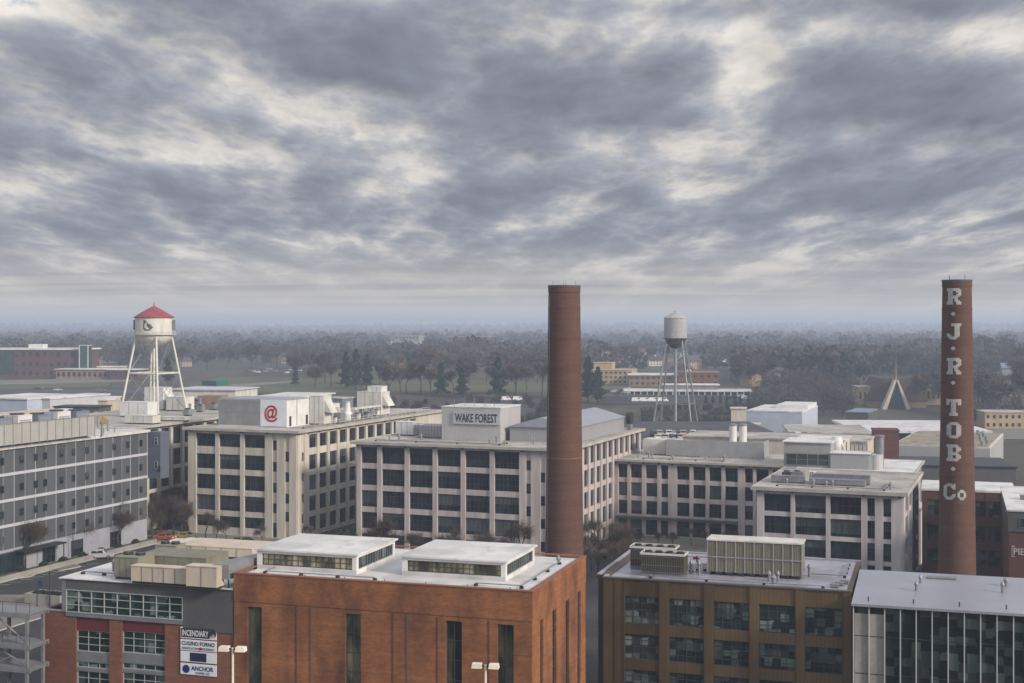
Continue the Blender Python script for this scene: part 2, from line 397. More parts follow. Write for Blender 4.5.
SUN_AZ = R(126); SUN_EL = R(24)      # azimuth clockwise from +Y (the view direction)
sd = Vector((math.sin(SUN_AZ)*math.cos(SUN_EL), math.cos(SUN_AZ)*math.cos(SUN_EL), math.sin(SUN_EL)))
sl = bpy.data.lights.new('sun', 'SUN'); sl.energy = 3.7; sl.angle = R(10); sl.color = (1, .88, .75)
so = bpy.data.objects.new('sun', sl); COL.objects.link(so); so.location = (200, -100, 200); so.rotation_euler = sd.to_track_quat('Z', 'Y').to_euler()

def make_world():
    w = bpy.data.worlds.new('World'); S.world = w; w.use_nodes = True
    nt = w.node_tree; N = nt.nodes; L = nt.links; N.clear()
    out = N.new('ShaderNodeOutputWorld'); bg = N.new('ShaderNodeBackground'); bg.inputs['Strength'].default_value = .1; L.new(bg.outputs[0], out.inputs[0])
    def M(op, a, b=None, c=None, clamp=False):
        n = N.new('ShaderNodeMath'); n.operation = op; n.use_clamp = clamp
        for i, v in enumerate((a, b, c)):
            if v is None: continue
            if isinstance(v, (int, float)): n.inputs[i].default_value = v
            else: L.new(v, n.inputs[i])
        return n.outputs[0]
    def MR(v, a, b, c=0, d=1, smooth=True):
        n = N.new('ShaderNodeMapRange'); n.interpolation_type = 'SMOOTHSTEP' if smooth else 'LINEAR'
        L.new(v, n.inputs['Value'])
        for k, x in (('From Min', a), ('From Max', b), ('To Min', c), ('To Max', d)): n.inputs[k].default_value = x
        return n.outputs['Result']
    def MIX(f, a, b):
        n = N.new('ShaderNodeMix'); n.data_type = 'RGBA'; L.new(f, n.inputs['Factor']) if not isinstance(f, (int, float)) else None
        for k, x in (('A', a), ('B', b)):
            if isinstance(x, tuple): n.inputs[k].default_value = (*x, 1)
            else: L.new(x, n.inputs[k])
        return n.outputs['Result']
    sky = N.new('ShaderNodeTexSky'); sky.sky_type = 'NISHITA'; sky.sun_disc = False; sky.sun_elevation = SUN_EL; sky.sun_rotation = SUN_AZ
    tc = N.new('ShaderNodeTexCoord'); sx = N.new('ShaderNodeSeparateXYZ'); L.new(tc.outputs['Generated'], sx.inputs[0])
    dx, dy, dz = sx.outputs
    zz = M('MAXIMUM', dz, 0.0)
    den = M('ADD', zz, .055)
    def plane(ox, oy, kx=1, ky=1):
        c = N.new('ShaderNodeCombineXYZ')
        L.new(M('ADD', M('MULTIPLY', M('DIVIDE', dx, den), kx), ox), c.inputs[0]); L.new(M('ADD', M('MULTIPLY', M('DIVIDE', dy, den), ky), oy), c.inputs[1])
        return c.outputs[0]
    def noi(vec, sc, det, ro, dist=0):
        n = N.new('ShaderNodeTexNoise'); n.inputs['Scale'].default_value = sc; n.inputs['Detail'].default_value = det; n.inputs['Roughness'].default_value = ro
        n.inputs['Distortion'].default_value = dist; L.new(vec, n.inputs['Vector']); return n.outputs['Fac']
    az = M('ARCTAN2', dx, dy)
    wdt = M('POWER', den, .62); lg = M('LOGARITHM', den, 2.718)
    def sph(k, ox, oy, oz=0.0):
        c = N.new('ShaderNodeCombineXYZ')
        L.new(M('ADD', M('MULTIPLY', M('DIVIDE', az, wdt), k), ox), c.inputs[0]); L.new(M('ADD', M('MULTIPLY', lg, k*1.15), oy), c.inputs[1]); c.inputs[2].default_value = oz
        return c.outputs[0]
    a = noi(sph(3.8, 3.1, 7.7), 1, 14, .56, .1)
    a2 = noi(sph(3.8, 3.1+.09, 7.7+.14), 1, 14, .56, .1)
    big = noi(sph(1.7, 9.2, 1.4), 1, 3, .5)
    fine = M('ABSOLUTE', M('SUBTRACT', M('MULTIPLY', noi(sph(8, 2, 5), 1, 7, .55, .15), 2), 1))
    dens = M('ADD', M('ADD', M('MULTIPLY', a, .95), M('MULTIPLY', big, .30)), M('SUBTRACT', M('MULTIPLY', fine, .22), .05))
    # broad thick and thin places of the cloud deck, by compass bearing and height above the horizon
    ahead = M('MAXIMUM', dy, .05)
    u = M('DIVIDE', dx, ahead); v = M('DIVIDE', dz, ahead)
    blobs = [ # px, py, rx, ry, amount  (+ thick and dark, - thin and bright)
        (395, 62, 250, 42, .11), (640, 95, 190, 38, .11), (930, 95, 120, 45, .13), (60, 95, 130, 45, .06), (330, 98, 120, 26, -.12),
        (130, 25, 90, 30, -.02), (15, 6, 55, 16, -.2), (720, 35, 150, 26, -.09), (760, 80, 60, 60, -.05), (960, 38, 110, 26, -.12),
        (650, 140, 170, 22, -.09), (480, 145, 70, 24, .08), (260, 170, 110, 26, -.07), (900, 170, 160, 30, .06), (260, 60, 60, 20, -.03),
        (740, 100, 45, 50, -.09), (560, 40, 50, 30, -.10), (700, 10, 100, 14, .1), (900, 8, 120, 16, .06), (560, 205, 400, 20, .04), (150, 225, 220, 16, .05)]
    tot = None
    for px, py, rx, ry, amt in blobs:
        du = M('MULTIPLY', M('SUBTRACT', u, (px-512)/F), F/rx); dv = M('MULTIPLY', M('SUBTRACT', v, (H0-py)/F), F/ry)
        rr = M('ADD', M('MULTIPLY', du, du), M('MULTIPLY', dv, dv))
        g = M('MULTIPLY', M('POWER', 2.718, M('MULTIPLY', rr, -1)), amt*1.15)
        tot = g if tot is None else M('ADD', tot, g)
    tot = M('MULTIPLY', tot, MR(dy, .2, .6))
    dens = M('ADD', dens, tot)
    ramp = N.new('ShaderNodeValToRGB'); L.new(dens, ramp.inputs[0]); e = ramp.color_ramp; e.interpolation = 'B_SPLINE'
    pts = [(.44, (.82,.775,.72)), (.50, (.64,.62,.60)), (.555, (.45,.455,.48)), (.625, (.315,.335,.395)), (.71, (.245,.26,.315)), (.82, (.205,.22,.27))]
    e.elements[0].position = pts[0][0]; e.elements[0].color = (*pts[0][1], 1); e.elements[1].position = pts[-1][0]; e.elements[1].color = (*pts[-1][1], 1)
    for p, c in pts[1:-1]: q = e.elements.new(p); q.color = (*c, 1)
    rel = M('MULTIPLY', M('SUBTRACT', a2, a), 1.6)
    rel = M('MULTIPLY', rel, MR(dz, .02, .12))
    br = M('MAXIMUM', M('SUBTRACT', 1.0, rel), .5)
    vs = N.new('ShaderNodeVectorMath'); vs.operation = 'SCALE'; L.new(ramp.outputs[0], vs.inputs[0]); L.new(M('MULTIPLY', br, 10), vs.inputs['Scale'])
    cloud = vs.outputs[0]
    # blue gaps where the deck is thinnest
    gap = M('MULTIPLY', MR(dens, .31, .37, .6, 0), MR(dz, .1, .2))
    sb = N.new('ShaderNodeVectorMath'); sb.operation = 'SCALE'; L.new(sky.outputs[0], sb.inputs[0]); sb.inputs['Scale'].default_value = 1.0
    c1 = MIX(gap, cloud, sb.outputs[0])
    # cream layer under the deck, long streaks, then pale air at the horizon
    st = noi(plane(0, 0, .12, 1), 1.3, 4, .5)
    low = MIX(MR(st, .38, .62), (6.3, 5.8, 5.3), (4.7, 4.5, 4.5))
    c2 = MIX(M('MULTIPLY', MR(dz, .022, .07, 1, 0), .75), c1, low)
    c3 = MIX(MR(dz, .0, .03, 1, 0), c2, (6.2, 5.9, 5.7))
    # unseen deck overhead and behind the camera, brightened to light roofs and walls
    up = MR(dz, .3, .75, 1.0, 1.7); bk = MR(dy, .3, -.6, 1.0, 1.4)
    vb = N.new('ShaderNodeVectorMath'); vb.operation = 'SCALE'; L.new(c3, vb.inputs[0]); L.new(M('MULTIPLY', up, bk), vb.inputs['Scale'])
    gcol = MIX(MR(dz, -.01, .0, 0, 1), (.9, .9, .9), vb.outputs[0])
    L.new(gcol, bg.inputs['Color'])
make_world()

# ------------------------------------------------------------------ ground
def build_ground():
    ys = [-150, 0, 100, 200, 300, 400, 500, 600, 620, 640, 660, 680, 700, 800, 1000, 1250, 1500]
    y = 1500
    while y < 8600: y *= 1.06; ys.append(y)
    xs = [-1+2*i/48 for i in range(49)]
    m = MB(); n = len(xs); k = m.mi('terrain')
    for yy in ys:
        half = 700+max(0, yy)*.62
        for t in xs: xx = t*half; m.v.append((xx, yy, gz(xx, yy)-.0))
    for j in range(len(ys)-1):
        for i in range(n-1): m.f.append((j*n+i, j*n+i+1, (j+1)*n+i+1, (j+1)*n+i)); m.m.append(k)
    m.smooth = True
    m.build('ground', kind='structure', label='brown and green winter ground reaching to the horizon')
build_ground()
def sheet(name, pts, z, mt, kind='structure', th=None, **k):
    m = MB(); m.poly([(x, y, z) for x, y in pts], mt); return m.build(name, kind=kind, **k)
def band(name, pts, width, z, mt, **k):
    m = MB(); P = [Vector(p) for p in pts]; Lf = []; Rt = []
    for i, p in enumerate(P):
        d = (P[min(i+1, len(P)-1)]-P[max(i-1, 0)]).normalized(); nn = Vector((-d.y, d.x))
        Lf.append(p+nn*width/2); Rt.append(p-nn*width/2)
    for i in range(len(P)-1): m.poly([(Rt[i].x, Rt[i].y, z), (Rt[i+1].x, Rt[i+1].y, z), (Lf[i+1].x, Lf[i+1].y, z), (Lf[i].x, Lf[i].y, z)], mt)
    return m.build(name, kind=k.pop('kind', 'structure'), **k)
def G(px, py, z=0): Y = YY(py, z); return (X(px, Y), Y)

# ------------------------------------------------------------------ haze
def build_haze():
    m = MB()
    mt = bpy.data.materials.new('haze'); mt.use_nodes = True; N = mt.node_tree.nodes; N.clear()
    o = N.new('ShaderNodeOutputMaterial'); v = N.new('ShaderNodeVolumePrincipled'); mt.node_tree.links.new(v.outputs[0], o.inputs['Volume'])
    v.inputs['Color'].default_value = (.68, .81, 1, 1); v.inputs['Density'].default_value = HAZE; v.inputs['Anisotropy'].default_value = .1
    MATS['haze'] = mt
    m.box(-6600, 6600, -170, 8800, -1.0, 70, 'haze')
    m.build('haze', kind='stuff', label='pale blue haze hanging over the whole city')
HAZE = .00031
build_haze()

# ------------------------------------------------------------------ rooftop equipment (each unit a thing)
def roofunit(label, cat, b, lx, ly, z, w, d, h, body='dirty_white', hood=None, fans=0, curb=.25, name='rooftop_air_handler', group=None, seams=3, rz=0, louv=None):
    """w along local x (to +x), d away, from the near corner (lx, ly)"""
    x, y, zz = b.w(lx, ly, z)
    e = empty(name, label, cat, (x, y, zz), -b.th+rz, group)
    m = MB(); m.box(0, w, 0, d, curb, h, body)
    m.box(-.05, w+.05, -.05, d+.05, h, h+.08, body)
    for i in range(1, seams): xx = w*i/seams; m.box(xx-.03, xx+.03, -.04, 0, curb, h, 'steel_grey')
    m.build('casing', e)
    if curb > 0:
        c = MB(); c.box(.1, w-.1, .1, d-.1, 0, curb, 'steel_dark'); c.build('curb', e)
    if louv:
        for (fc, a, b_, z0, z1) in louv:
            g = MB(); n = max(2, int((z1-z0)/.28))
            for i in range(n):
                za = z0+(z1-z0)*i/n; zb = za+(z1-z0)/n*.55
                if fc == 'f': g.box(a, b_, -.09, -.003, za, zb, 'louver')
                else: g.box(w+.003, w+.09, a, b_, za, zb, 'louver')
            g.build('louver', e)
    if hood:
        g = MB(); a, q = hood   # hood on the right side, from y a to q
        g.hexa([(w, a, h*.45), (w+min(1.7, h*.4), a, h*.42), (w+min(1.7, h*.4), q, h*.42), (w, q, h*.45)], [(w, a, h*.86), (w+.15, a, h*.86), (w+.15, q, h*.86), (w, q, h*.86)], body)
        g.build('hood', e)
    for i in range(fans):
        g = MB(); cx = w*(i+.5)/fans; r = min(w/fans, d)*.36
        g.lathe([(r, h+.08), (r, h+.35), (r*.88, h+.35), (r*.88, h+.12)], 'steel_dark', 14, (cx, d/2)); 
        for k in range(3): t = k*math.pi/3; g.tube((cx-r*math.cos(t), d/2-r*math.sin(t), h+.3), (cx+r*math.cos(t), d/2+r*math.sin(t), h+.3), .04, .04, 'steel_grey', 4)
        g.build('fan', e)
    return e
def vent(b, lx, ly, z, r=.3, h=1.6, label='', mt='galvanised', cap=True, group='vent pipes on the roofs'):
    x, y, zz = b.w(lx, ly, z); e = empty('vent_pipe', label, 'vent pipe', (x, y, zz), 0, group)
    m = MB(); m.tube((0,0,0), (0,0,h), r, r, mt, 12); m.build('pipe', e)
    if cap: c = MB(); c.lathe([(r*1.5, h+.05), (r*1.5, h+.2), (.05, h+.5)], mt, 12); c.tube((0,0,h), (0,0,h+.06), r*.4, r*.4, mt, 6); c.build('cap', e)
    return e
def roofslab(mb, x0, x1, y0, y1, z, over, eave='eave', top='roof_gravel', thick=.45, drop=.0):
    mb.box(x0-over, x1+over, y0-over, y1+over, z-thick, z-.06, eave)
    mb.box(x0-over+.25, x1+over-.25, y0-over+.25, y1+over-.25, z-.06, z, top)
    # raised edge
    for (a, b_, c, d) in ((x0-over, x1+over, y0-over, y0-over+.25), (x0-over, x1+over, y1+over-.25, y1+over), (x0-over, x0-over+.25, y0-over+.25, y1+over-.25), (x1+over-.25, x1+over, y0-over+.25, y1+over-.25)):
        mb.box(a, b_, c, d, z-.06, z+.08, eave)
def brackets(root, face, xs, at, z, over, mt='steel_dark'):
    m = MB()
    for s in xs:
        if face == 'front': m.box(s-.18, s+.18, at-over+.1, at-.14, z-.75, z-.45, mt)
        else: m.box(at+.14, at+over-.1, s-.18, s+.18, z-.75, z-.45, mt)
    m.build('eave_bracket', root)
def rows(tops, h, z0=0): return [(t-h, t) for t in tops]

# ================================================================== FACTORY BLOCKS
# ---- block with the WAKE FOREST roof sign
D = Bld('office_block', 'pale rose concrete factory block carrying the dark lettered roof penthouse, behind the brick stack', 'building', 565, 250, group='converted concrete factory blocks')
DZ = 20.7; Dl = D.fx(357); Dd = D.sy(640)
m = MB()
m.box(Dl+.6, -.6, .6, Dd-.1, 0, DZ-.45, 'concrete_rose')
cols = []
RD = rows([19.75, 15.45, 11.15, 6.85, 2.6], 3.25)
for a, b in ((361.5,377.5),(382,405),(409.5,433),(437.5,461),(465.5,490),(494.5,519.5)): cols.append((D.fx(a), D.fx(b), RD))
cols.append((D.fx(526.2), D.fx(531.2), [(z-1.9, z) for z in (18.3, 13.9, 9.6, 5.3)]))
cols.append((D.fx(540.6), D.fx(545.6), [(z-1.9, z) for z in (16.1, 11.7, 7.4, 3.1)]))
cols = [(a, b, [(max(r0, .1), r1) for r0, r1 in rr]) for a, b, rr in cols]
facade(m, D.root, 'front', 0, Dl, 0, DZ-.4, cols, 'concrete_rose', pier_t=.22, grid=(6, 3))
sc = [(a, b, RD) for a, b in equal(2.2, Dd-.8, 12, 1.25)]
sc = [(a, b, [(max(r0, .1), r1) for r0, r1 in rr]) for a, b, rr in sc]
facade(m, D.root, 'side', 0, 0, Dd, DZ-.4, sc, 'concrete_rose', pier_t=.22, grid=(3, 2))
m.build('wall', D.root)
m = MB(); roofslab(m, Dl, 0, 0, Dd, DZ, 1.0, 'eave', 'roof_gravel'); m.build('roof', D.root)
brackets(D.root, 'front', [D.fx(p) for p in (359, 379.5, 407, 435, 463, 492, 523)], 0, DZ, 1.0)
brackets(D.root, 'side', [2.2+i*(Dd-3)/12-.0 for i in range(13)], 0, DZ, 1.0)
# penthouse with the sign
px_, py_ = D.loc(500.5, 441.5, DZ)
def near(b, px, py, z): return b.loc(px, py, z)
def wid(b, lx, ly, px):   # local x of the point at local y = ly seen at column px
    k = (px-512)/F; return -((b.X0+ly*b.s)-k*(b.Y0+ly*b.c))/(b.c+k*b.s)*1.0
def dep(b, lx, px):       # local y of the point at local x = lx seen at column px
    k = (px-512)/F; x0 = b.X0+lx*b.c; y0 = b.Y0-lx*b.s
    return (k*y0-x0)/(b.s-k*b.c)
def yof(b, lx, ly): return b.Y0-lx*b.s+ly*b.c
def block_on(b, px_corner, py_corner, z, px_left, px_right, py_top, mt, root=None, name='penthouse', top='roof_white', lip=.08):
    """a box on a roof: its near corner seen at (px_corner, py_corner), extending to two pixel columns"""
    lx, ly = b.loc(px_corner, py_corner, z); w = lx-wid(b, lx, ly, px_left); d = dep(b, lx, px_right)-ly
    h = ZZ(py_top, yof(b, lx, ly))-z
    m = MB(); m.box(lx-w, lx, ly, ly+d, z, z+h, mt); m.box(lx-w-lip, lx+lip, ly-lip, ly+d+lip, z+h, z+h+.18, top)
    if root: m.build(name, root)
    return lx, ly, w, d, h
lx, ly, w, d, h = block_on(D, 500.5, 441.8, DZ, 441.6, 520.5, 408.5, 'rib_white', D.root, 'penthouse')
for i in range(5): 
    x, y, z = D.w(lx-w*(.15+.17*i), ly+1.5+.4*(i%2), DZ+h+.18); 
    mm = MB(); mm.tube((0,0,0),(0,0,1.0+.4*(i%3)), .07, .05, 'galvanised', 6); e = mm.build('antenna_mast', loc=(x,y,z), label='thin roof mast standing on the lettered penthouse', cat='antenna', group='masts on the lettered penthouse')
sx0, sx1 = wid(D, lx, ly, 453.5), wid(D, lx, ly, 500.3)
e = empty('roof_sign', 'white panel lettered WAKE FOREST in dark capitals on the penthouse', 'sign', D.w((sx0+sx1)/2, ly-.2, DZ), -TH)
yy = yof(D, (sx0+sx1)/2, ly); zt = ZZ(411.8, yy)-DZ; zb = ZZ(424.3, yy)-DZ; sw = sx1-sx0
m = MB(); m.box(-sw/2, sw/2, -.12, .18, zb, zt, 'sign_grey'); m.build('panel', e)
m = text_mesh('WAKE FOREST', zt-zb-1.0, 'letter_dark', width=sw*.9, bold=.018, depth=.16); k = 1
t = m.build('lettering', e, loc=(0, 0, (zt+zb)/2)); 
xs = [v.co.z for v in t.data.vertices]; sc_ = (zt-zb-.75)/(max(xs)-min(xs)); t.scale = (1, 1, sc_)
# fenced unit and white units on the left of the roof
x0, y0 = D.loc(441, 438.5, DZ)
e = empty('equipment_screen', 'open fenced grey equipment yard beside the lettered penthouse', 'screen', D.w(x0, y0, DZ), -TH)
m = MB(); ww = x0-wid(D, x0, y0, 416)
for i in range(9): m.tube((-ww*i/8, 0, 0), (-ww*i/8, 0, 2.9), .05, .05, 'steel_grey', 5)
for z in (.1, 1.5, 2.85): m.box(-ww, 0, -.04, .04, z, z+.07, 'steel_grey')
m.build('fence', e); m = MB(); m.box(-ww+.3, -.3, .6, 6, .2, 2.5, 'rib_white'); m.build('casing', e)
x0, y0 = D.loc(413, 436, DZ)
roofunit('small white plant room with twin dark louvred openings on the roof edge', 'plant room', D, x0-4, y0, DZ, 4, 3.2, 2.8, 'white_paint', name='plant_room', louv=[('s', .3, 1.3, .5, 2.3), ('s', 1.7, 2.8, .5, 2.3)])
x0, y0 = D.loc(531, 436, DZ)
roofunit('white condenser just beside the lettered penthouse wall', 'air conditioner', D, x0-2.6, y0, DZ, 1.6, 1.4, 1.9, 'dirty_white', fans=1)
roofunit('low white condenser near the brick stack on the rose block', 'air conditioner', D, x0-.4, y0+1.0, DZ, 2.4, 1.6, 1.4, 'dirty_white', fans=1)
roofunit('boxy white air handler behind the stack on the rose block', 'air handler', D, x0-1.4, y0+6, DZ, 3.6, 3, 2.4, 'white_paint')
# big shed with sloping metal roof at the back
lx, ly = -4.0, 14.0
lyb = dep(D, -2.2, 624); 
e = empty('roof_shed', 'long metal clad roof shed with a shallow grey pitched roof', 'shed', D.w(-2.2, 12, DZ), -TH)
L_ = lyb-12; W_ = 13.5; hs = 2.9
m = MB(); m.box(-W_, 0, 0, L_, 0, hs, 'rib_grey'); m.hexa([(-W_, 0, hs), (0, 0, hs), (-W_/2, 0, hs+.01)], [(-W_, L_, hs), (0, L_, hs), (-W_/2, L_, hs+.01)], 'rib_grey') if 0 else None
m.build('wall', e)
m = MB(); rr = 1.9
m.hexa([(-W_-.4, -.4, hs), (.4, -.4, hs), (.4, L_+.4, hs), (-W_-.4, L_+.4, hs)], [(-W_/2-.4, -.4, hs+rr), (-W_/2+.4, -.4, hs+rr), (-W_/2+.4, L_+.4, hs+rr), (-W_/2-.4, L_+.4, hs+rr)], 'seam_roof'); m.build('roof', e)
x0, y0 = D.loc(627, 431, DZ)
e = empty('exhaust_fan', 'dark scroll shaped exhaust fan at the end of the roof shed', 'fan', D.w(-1.2, lyb+1.2, DZ), -TH)
m = MB(); m.tube((-.6, 0, 2.6), (.5, 0, 2.6), 1.35, 1.35, 'steel_dark', 18); m.build('housing', e)
m = MB(); m.box(-.5, .4, -.8, .8, 0, 1.4, 'steel_grey'); m.build('stand', e)

# ---- block with the red @ sign
C = Bld('office_block', 'cream concrete factory block with the red at-sign roof penthouse', 'building', 297, 273, group='converted concrete factory blocks')
CZ_ = 22.2; Cl = C.fx(188.5); Cd = 72
m = MB(); m.box(Cl+.6, -.6, .6, Cd, 0, CZ_-.45, 'concrete_cream')
RC = [(18.4, 21.1), (13.75, 16.85), (9.5, 12.6), (5.1, 8.3), (1.7, 4.0)]
cols = [(C.fx(a), C.fx(b), RC) for a, b in ((196.5,215.7),(219.3,240.6),(244.3,265.3))]
cols.append((C.fx(272.8), C.fx(277.2), [(z-2.05, z) for z in (20.1, 15.7, 11.4, 7.2)]+[(.2, 3.2)]))
cols.append((C.fx(285.2), C.fx(289.6), [(z-2.05, z) for z in (17.9, 13.7, 9.3, 5.6)]))
facade(m, C.root, 'front', 0, Cl, 0, CZ_-.4, cols, 'concrete_cream', pier_t=.2, grid=(4, 2))
e0, e1 = C.sy(308.5), C.sy(393)
bay = (e1-e0)/9
sc = [(C.sy(301), C.sy(303.7), [(z-1.8, z) for z in (17.6, 13.4, 9.1, 4.9, 1.9)])]
RS = [(18.3, 21.1), (13.75, 16.85), (9.5, 12.6), (5.1, 8.3), (.9, 4.0)]
sc += [(e0+i*bay, e0+(i+1)*bay-1.05, RS) for i in range(12) if e0+(i+1)*bay < Cd-1]
facade(m, C.root, 'side', 0, 0, Cd, CZ_-.4, sc, 'concrete_cream', pier_t=.2, grid=(3, 2))
m.build('wall', C.root)
m = MB(); roofslab(m, Cl, 0, 0, Cd, CZ_, 1.0, 'eave', 'roof_gravel'); m.build('roof', C.root)
brackets(C.root, 'front', [C.fx(p) for p in (192, 217.5, 242.5, 268)], 0, CZ_, 1.0)
brackets(C.root, 'side', [.4]+[e0-.5+i*bay for i in range(12)], 0, CZ_, 1.0)
lx, ly, w, d, h = block_on(C, 287.3, 427.5, CZ_, 218.6, 309.2, 400.5, 'white_paint', C.root, 'penthouse', top='roof_membrane')
xl = wid(C, lx, ly, 261)
m = MB(); nn = 34
for i in range(nn):
    xx = lx-w+.15+(xl-.2-(lx-w)-.15)*i/nn; m.box(xx, xx+.12, ly-.16, ly-.003, CZ_+.4, CZ_+h-.2, 'screen_grey')
for z in (CZ_+.3, CZ_+h*.5, CZ_+h-.25): m.box(lx-w, xl, ly-.1, ly-.004, z, z+.12, 'screen_grey')
m.build('louver', C.root)
m = MB(); m.box(xl, lx-.05, ly-.2, ly-.003, CZ_+.2, CZ_+h, 'blue_panel'); 
m = MB(); m.box(xl+.02, lx+.02, ly-.22, ly-.004, CZ_+.15, CZ_+h+.1, 'sign_white')
e = empty('roof_sign', 'large red at-sign on a white penthouse panel', 'sign', C.w((xl+lx)/2, ly, CZ_), -TH)
mm = MB(); mm.box(xl-(xl+lx)/2, (lx-xl)/2, -.22, -.004, .15, h+.1, 'sign_white'); mm.build('panel', e)
t = text_mesh('@', 1, 'letter_red', width=15.6/F*yof(C, lx, ly), bold=.022, depth=.27).build('lettering', e, loc=(-.55, 0, h*.5))
zs = [v.co.z for v in t.data.vertices]; t.scale = (1, 1, 17.2/F*yof(C, lx, ly)/(max(zs)-min(zs)))
m = MB(); yd = ly+d*.42
m.box(lx+.003, lx+.08, yd, yd+.12, CZ_+.2, CZ_+h, 'steel_grey'); m.box(lx+.003, lx+.1, ly+.8, ly+1.5, CZ_+.2, CZ_+2.3, 'steel_dark'); m.box(lx+.003, lx+.1, ly+d-1.5, ly+d-.7, CZ_+.2, CZ_+2.2, 'steel_dark'); m.build('panel_seam', C.root)
# row of units along the long roof
def dpx(b, lx, px): return dep(b, lx, px)
yA = dep(C, -6.4, 309.8)
roofunit('tall white intake unit with a sloping hood beside the at-sign penthouse', 'air handler', C, -6.4, yA, CZ_, 3.4, 3.4, 6.2, 'dirty_white', hood=(.3, 3.1))
roofunit('low grey duct box in front of the hooded intake', 'duct', C, -4.2, yA+4.2, CZ_, 3.0, 2.4, 2.2, 'galvanised', name='duct_box')
roofunit('square white fan housing midway along the cream block roof', 'air handler', C, -6.0, dep(C, -4, 327), CZ_, 3.2, 3.6, 4.3, 'dirty_white', louv=[('s', .4, 3.2, .8, 3.6)])
e = empty('exhaust_fan', 'white conical exhaust fan pointing up from the cream block roof', 'fan', C.w(-3.6, dep(C, -3.6, 347.5), CZ_), -TH)
m = MB(); m.lathe([(1.2, 0), (1.2, 1.6), (.75, 2.2), (.55, 4.2), (.75, 4.4)], 'white_paint', 16); m.build('cone', e)
m = MB(); m.box(-2.2, -.8, -.6, .8, 0, 2.2, 'dirty_white'); m.build('casing', e)
for i, px in enumerate((334, 340, 344, 352, 356, 361, 366, 371, 376)):
    l_ = dep(C, -2.4-(i%3)*1.1, px)
    if i % 2: vent(C, -2.4-(i%3)*1.1, l_, CZ_, .28, 1.2+.5*(i%3), 'short capped vent pipe amid the machinery on the cream block')
    else: roofunit('small condenser amid the machinery on the cream block roof', 'air conditioner', C, -3.4-(i%3)*1.1, l_, CZ_, 1.4, 1.6, 1.3+.3*(i%2), ('dirty_white','galvanised')[i%4//2], fans=1, group='small condensers on the cream block')
e = empty('pipe_rack', 'long white pipe rack on legs along the cream block roof', 'pipe rack', C.w(-3.2, dep(C, -3.2, 352), CZ_), -TH)
LL = dep(C, -3.2, 379)-dep(C, -3.2, 352); m = MB(); m.box(-.7, .7, 0, LL, 2.5, 2.8, 'dirty_white'); m.build('deck', e)
for i in range(7):
    m = MB(); yy = .2+(LL-.4)*i/6; m.tube((-.5, yy, 0), (-.5, yy, 2.5), .08, .08, 'galvanised', 5); m.tube((.5, yy, 0), (.5, yy, 2.5), .08, .08, 'galvanised', 5); m.build('leg', e)
yB = dep(C, -10.5, 357)
roofunit('largest white intake block with a hood near the far end of the cream block', 'air handler', C, -10.5, yB, CZ_, 6.4, 4.6, 5.6, 'dirty_white', hood=(.6, 4.0))
roofunit('flat topped cap unit on the big hooded intake', 'air handler', C, -8.0, yB+.6, CZ_+5.7, 3.6, 3.2, 1.2, 'white_paint', curb=.0)
# roof edge rail along the side
e = empty('roof_railing', 'thin pale safety railing along the roof edge of the cream block', 'railing', C.w(-.4, 8, CZ_), -TH)
m = MB()
for i in range(27): m.tube((0, i*2.2, 0), (0, i*2.2, 1.1), .04, .04, 'dirty_white', 4)
m.box(-.03, .03, 0, 26*2.2, 1.06, 1.12, 'dirty_white'); m.box(-.03, .03, 0, 26*2.2, .55, .6, 'dirty_white'); m.build('rail', e)

# ---- block under the left water tower
B = Bld('office_block', 'cream concrete factory block under the red capped water tower', 'building', 120, 276, th=R(18.3), group='converted concrete factory blocks')
BZ = 22.4; Bd = B.sy(219)+18; Bl = -34
m = MB(); m.box(Bl, -.6, .6, Bd, 0, BZ-.45, 'concrete_cream')
bay = 4.6
sc = [(1.0+i*bay, 1.0+(i+1)*bay-1.0, [(17.6, 21.4), (13.0, 16.6), (8.6, 12.2), (4.2, 7.8)]) for i in range(int((Bd-2)/bay))]
facade(m, B.root, 'side', 0, 0, Bd, BZ-.4, sc, 'concrete_cream', pier_t=.25, grid=(3, 2)); m.build('wall', B.root)
m = MB(); roofslab(m, Bl, 0, 0, Bd, BZ, 1.1, 'eave', 'roof_gravel'); m.build('roof', B.root)
brackets(B.root, 'side', [.5+i*bay for i in range(int(Bd/bay))], 0, BZ, 1.1)
def onB(px, py): return B.loc(px, py, BZ)
for lab, px, py, w, d, h, bd in (('bulky white curved casing under the water tower legs', 128, 417, 7.5, 4, 3.4, 'white_paint'), ('taller white casing behind the tower legs', 150, 410, 5.5, 4, 5.6, 'white_paint'),
        ('stepped white air handler at the foot of the water tower', 133, 424, 7, 3, 1.8, 'dirty_white'), ('white framed cage unit behind the front tower leg', 172, 411, 5.5, 4, 3.4, 'dirty_white'), ('low white duct run near the cream roof edge', 160, 421, 9, 2, .9, 'dirty_white')):
    x0, y0 = onB(px, py); roofunit(lab, 'air handler', B, x0-w*.3, y0, BZ, w, d, h, bd, hood=(.3, d-.5) if h == 5.6 else None)
for i, (px, py) in enumerate(((183, 416), (190, 413), (196, 412), (203, 412), (209, 410), (200, 409), (193, 407))):
    x0, y0 = onB(px, py)
    if i % 2: vent(B, x0, y0, BZ, .3, 1.5+.4*(i%3), 'capped vent pipe on the roof behind the water tower')
    else: roofunit('little grey condenser on the roof behind the water tower', 'air conditioner', B, x0, y0, BZ, 1.6, 1.6, 1.5, 'galvanised', fans=1, group='condensers behind the water tower')

# ---- grey panelled building on the left
A = Bld('panelled_building', 'long grey panelled building with white floor bands and tiny square windows', 'building', 147, 273, group='converted concrete factory blocks')
AZ = 22.4; Al = 74.0
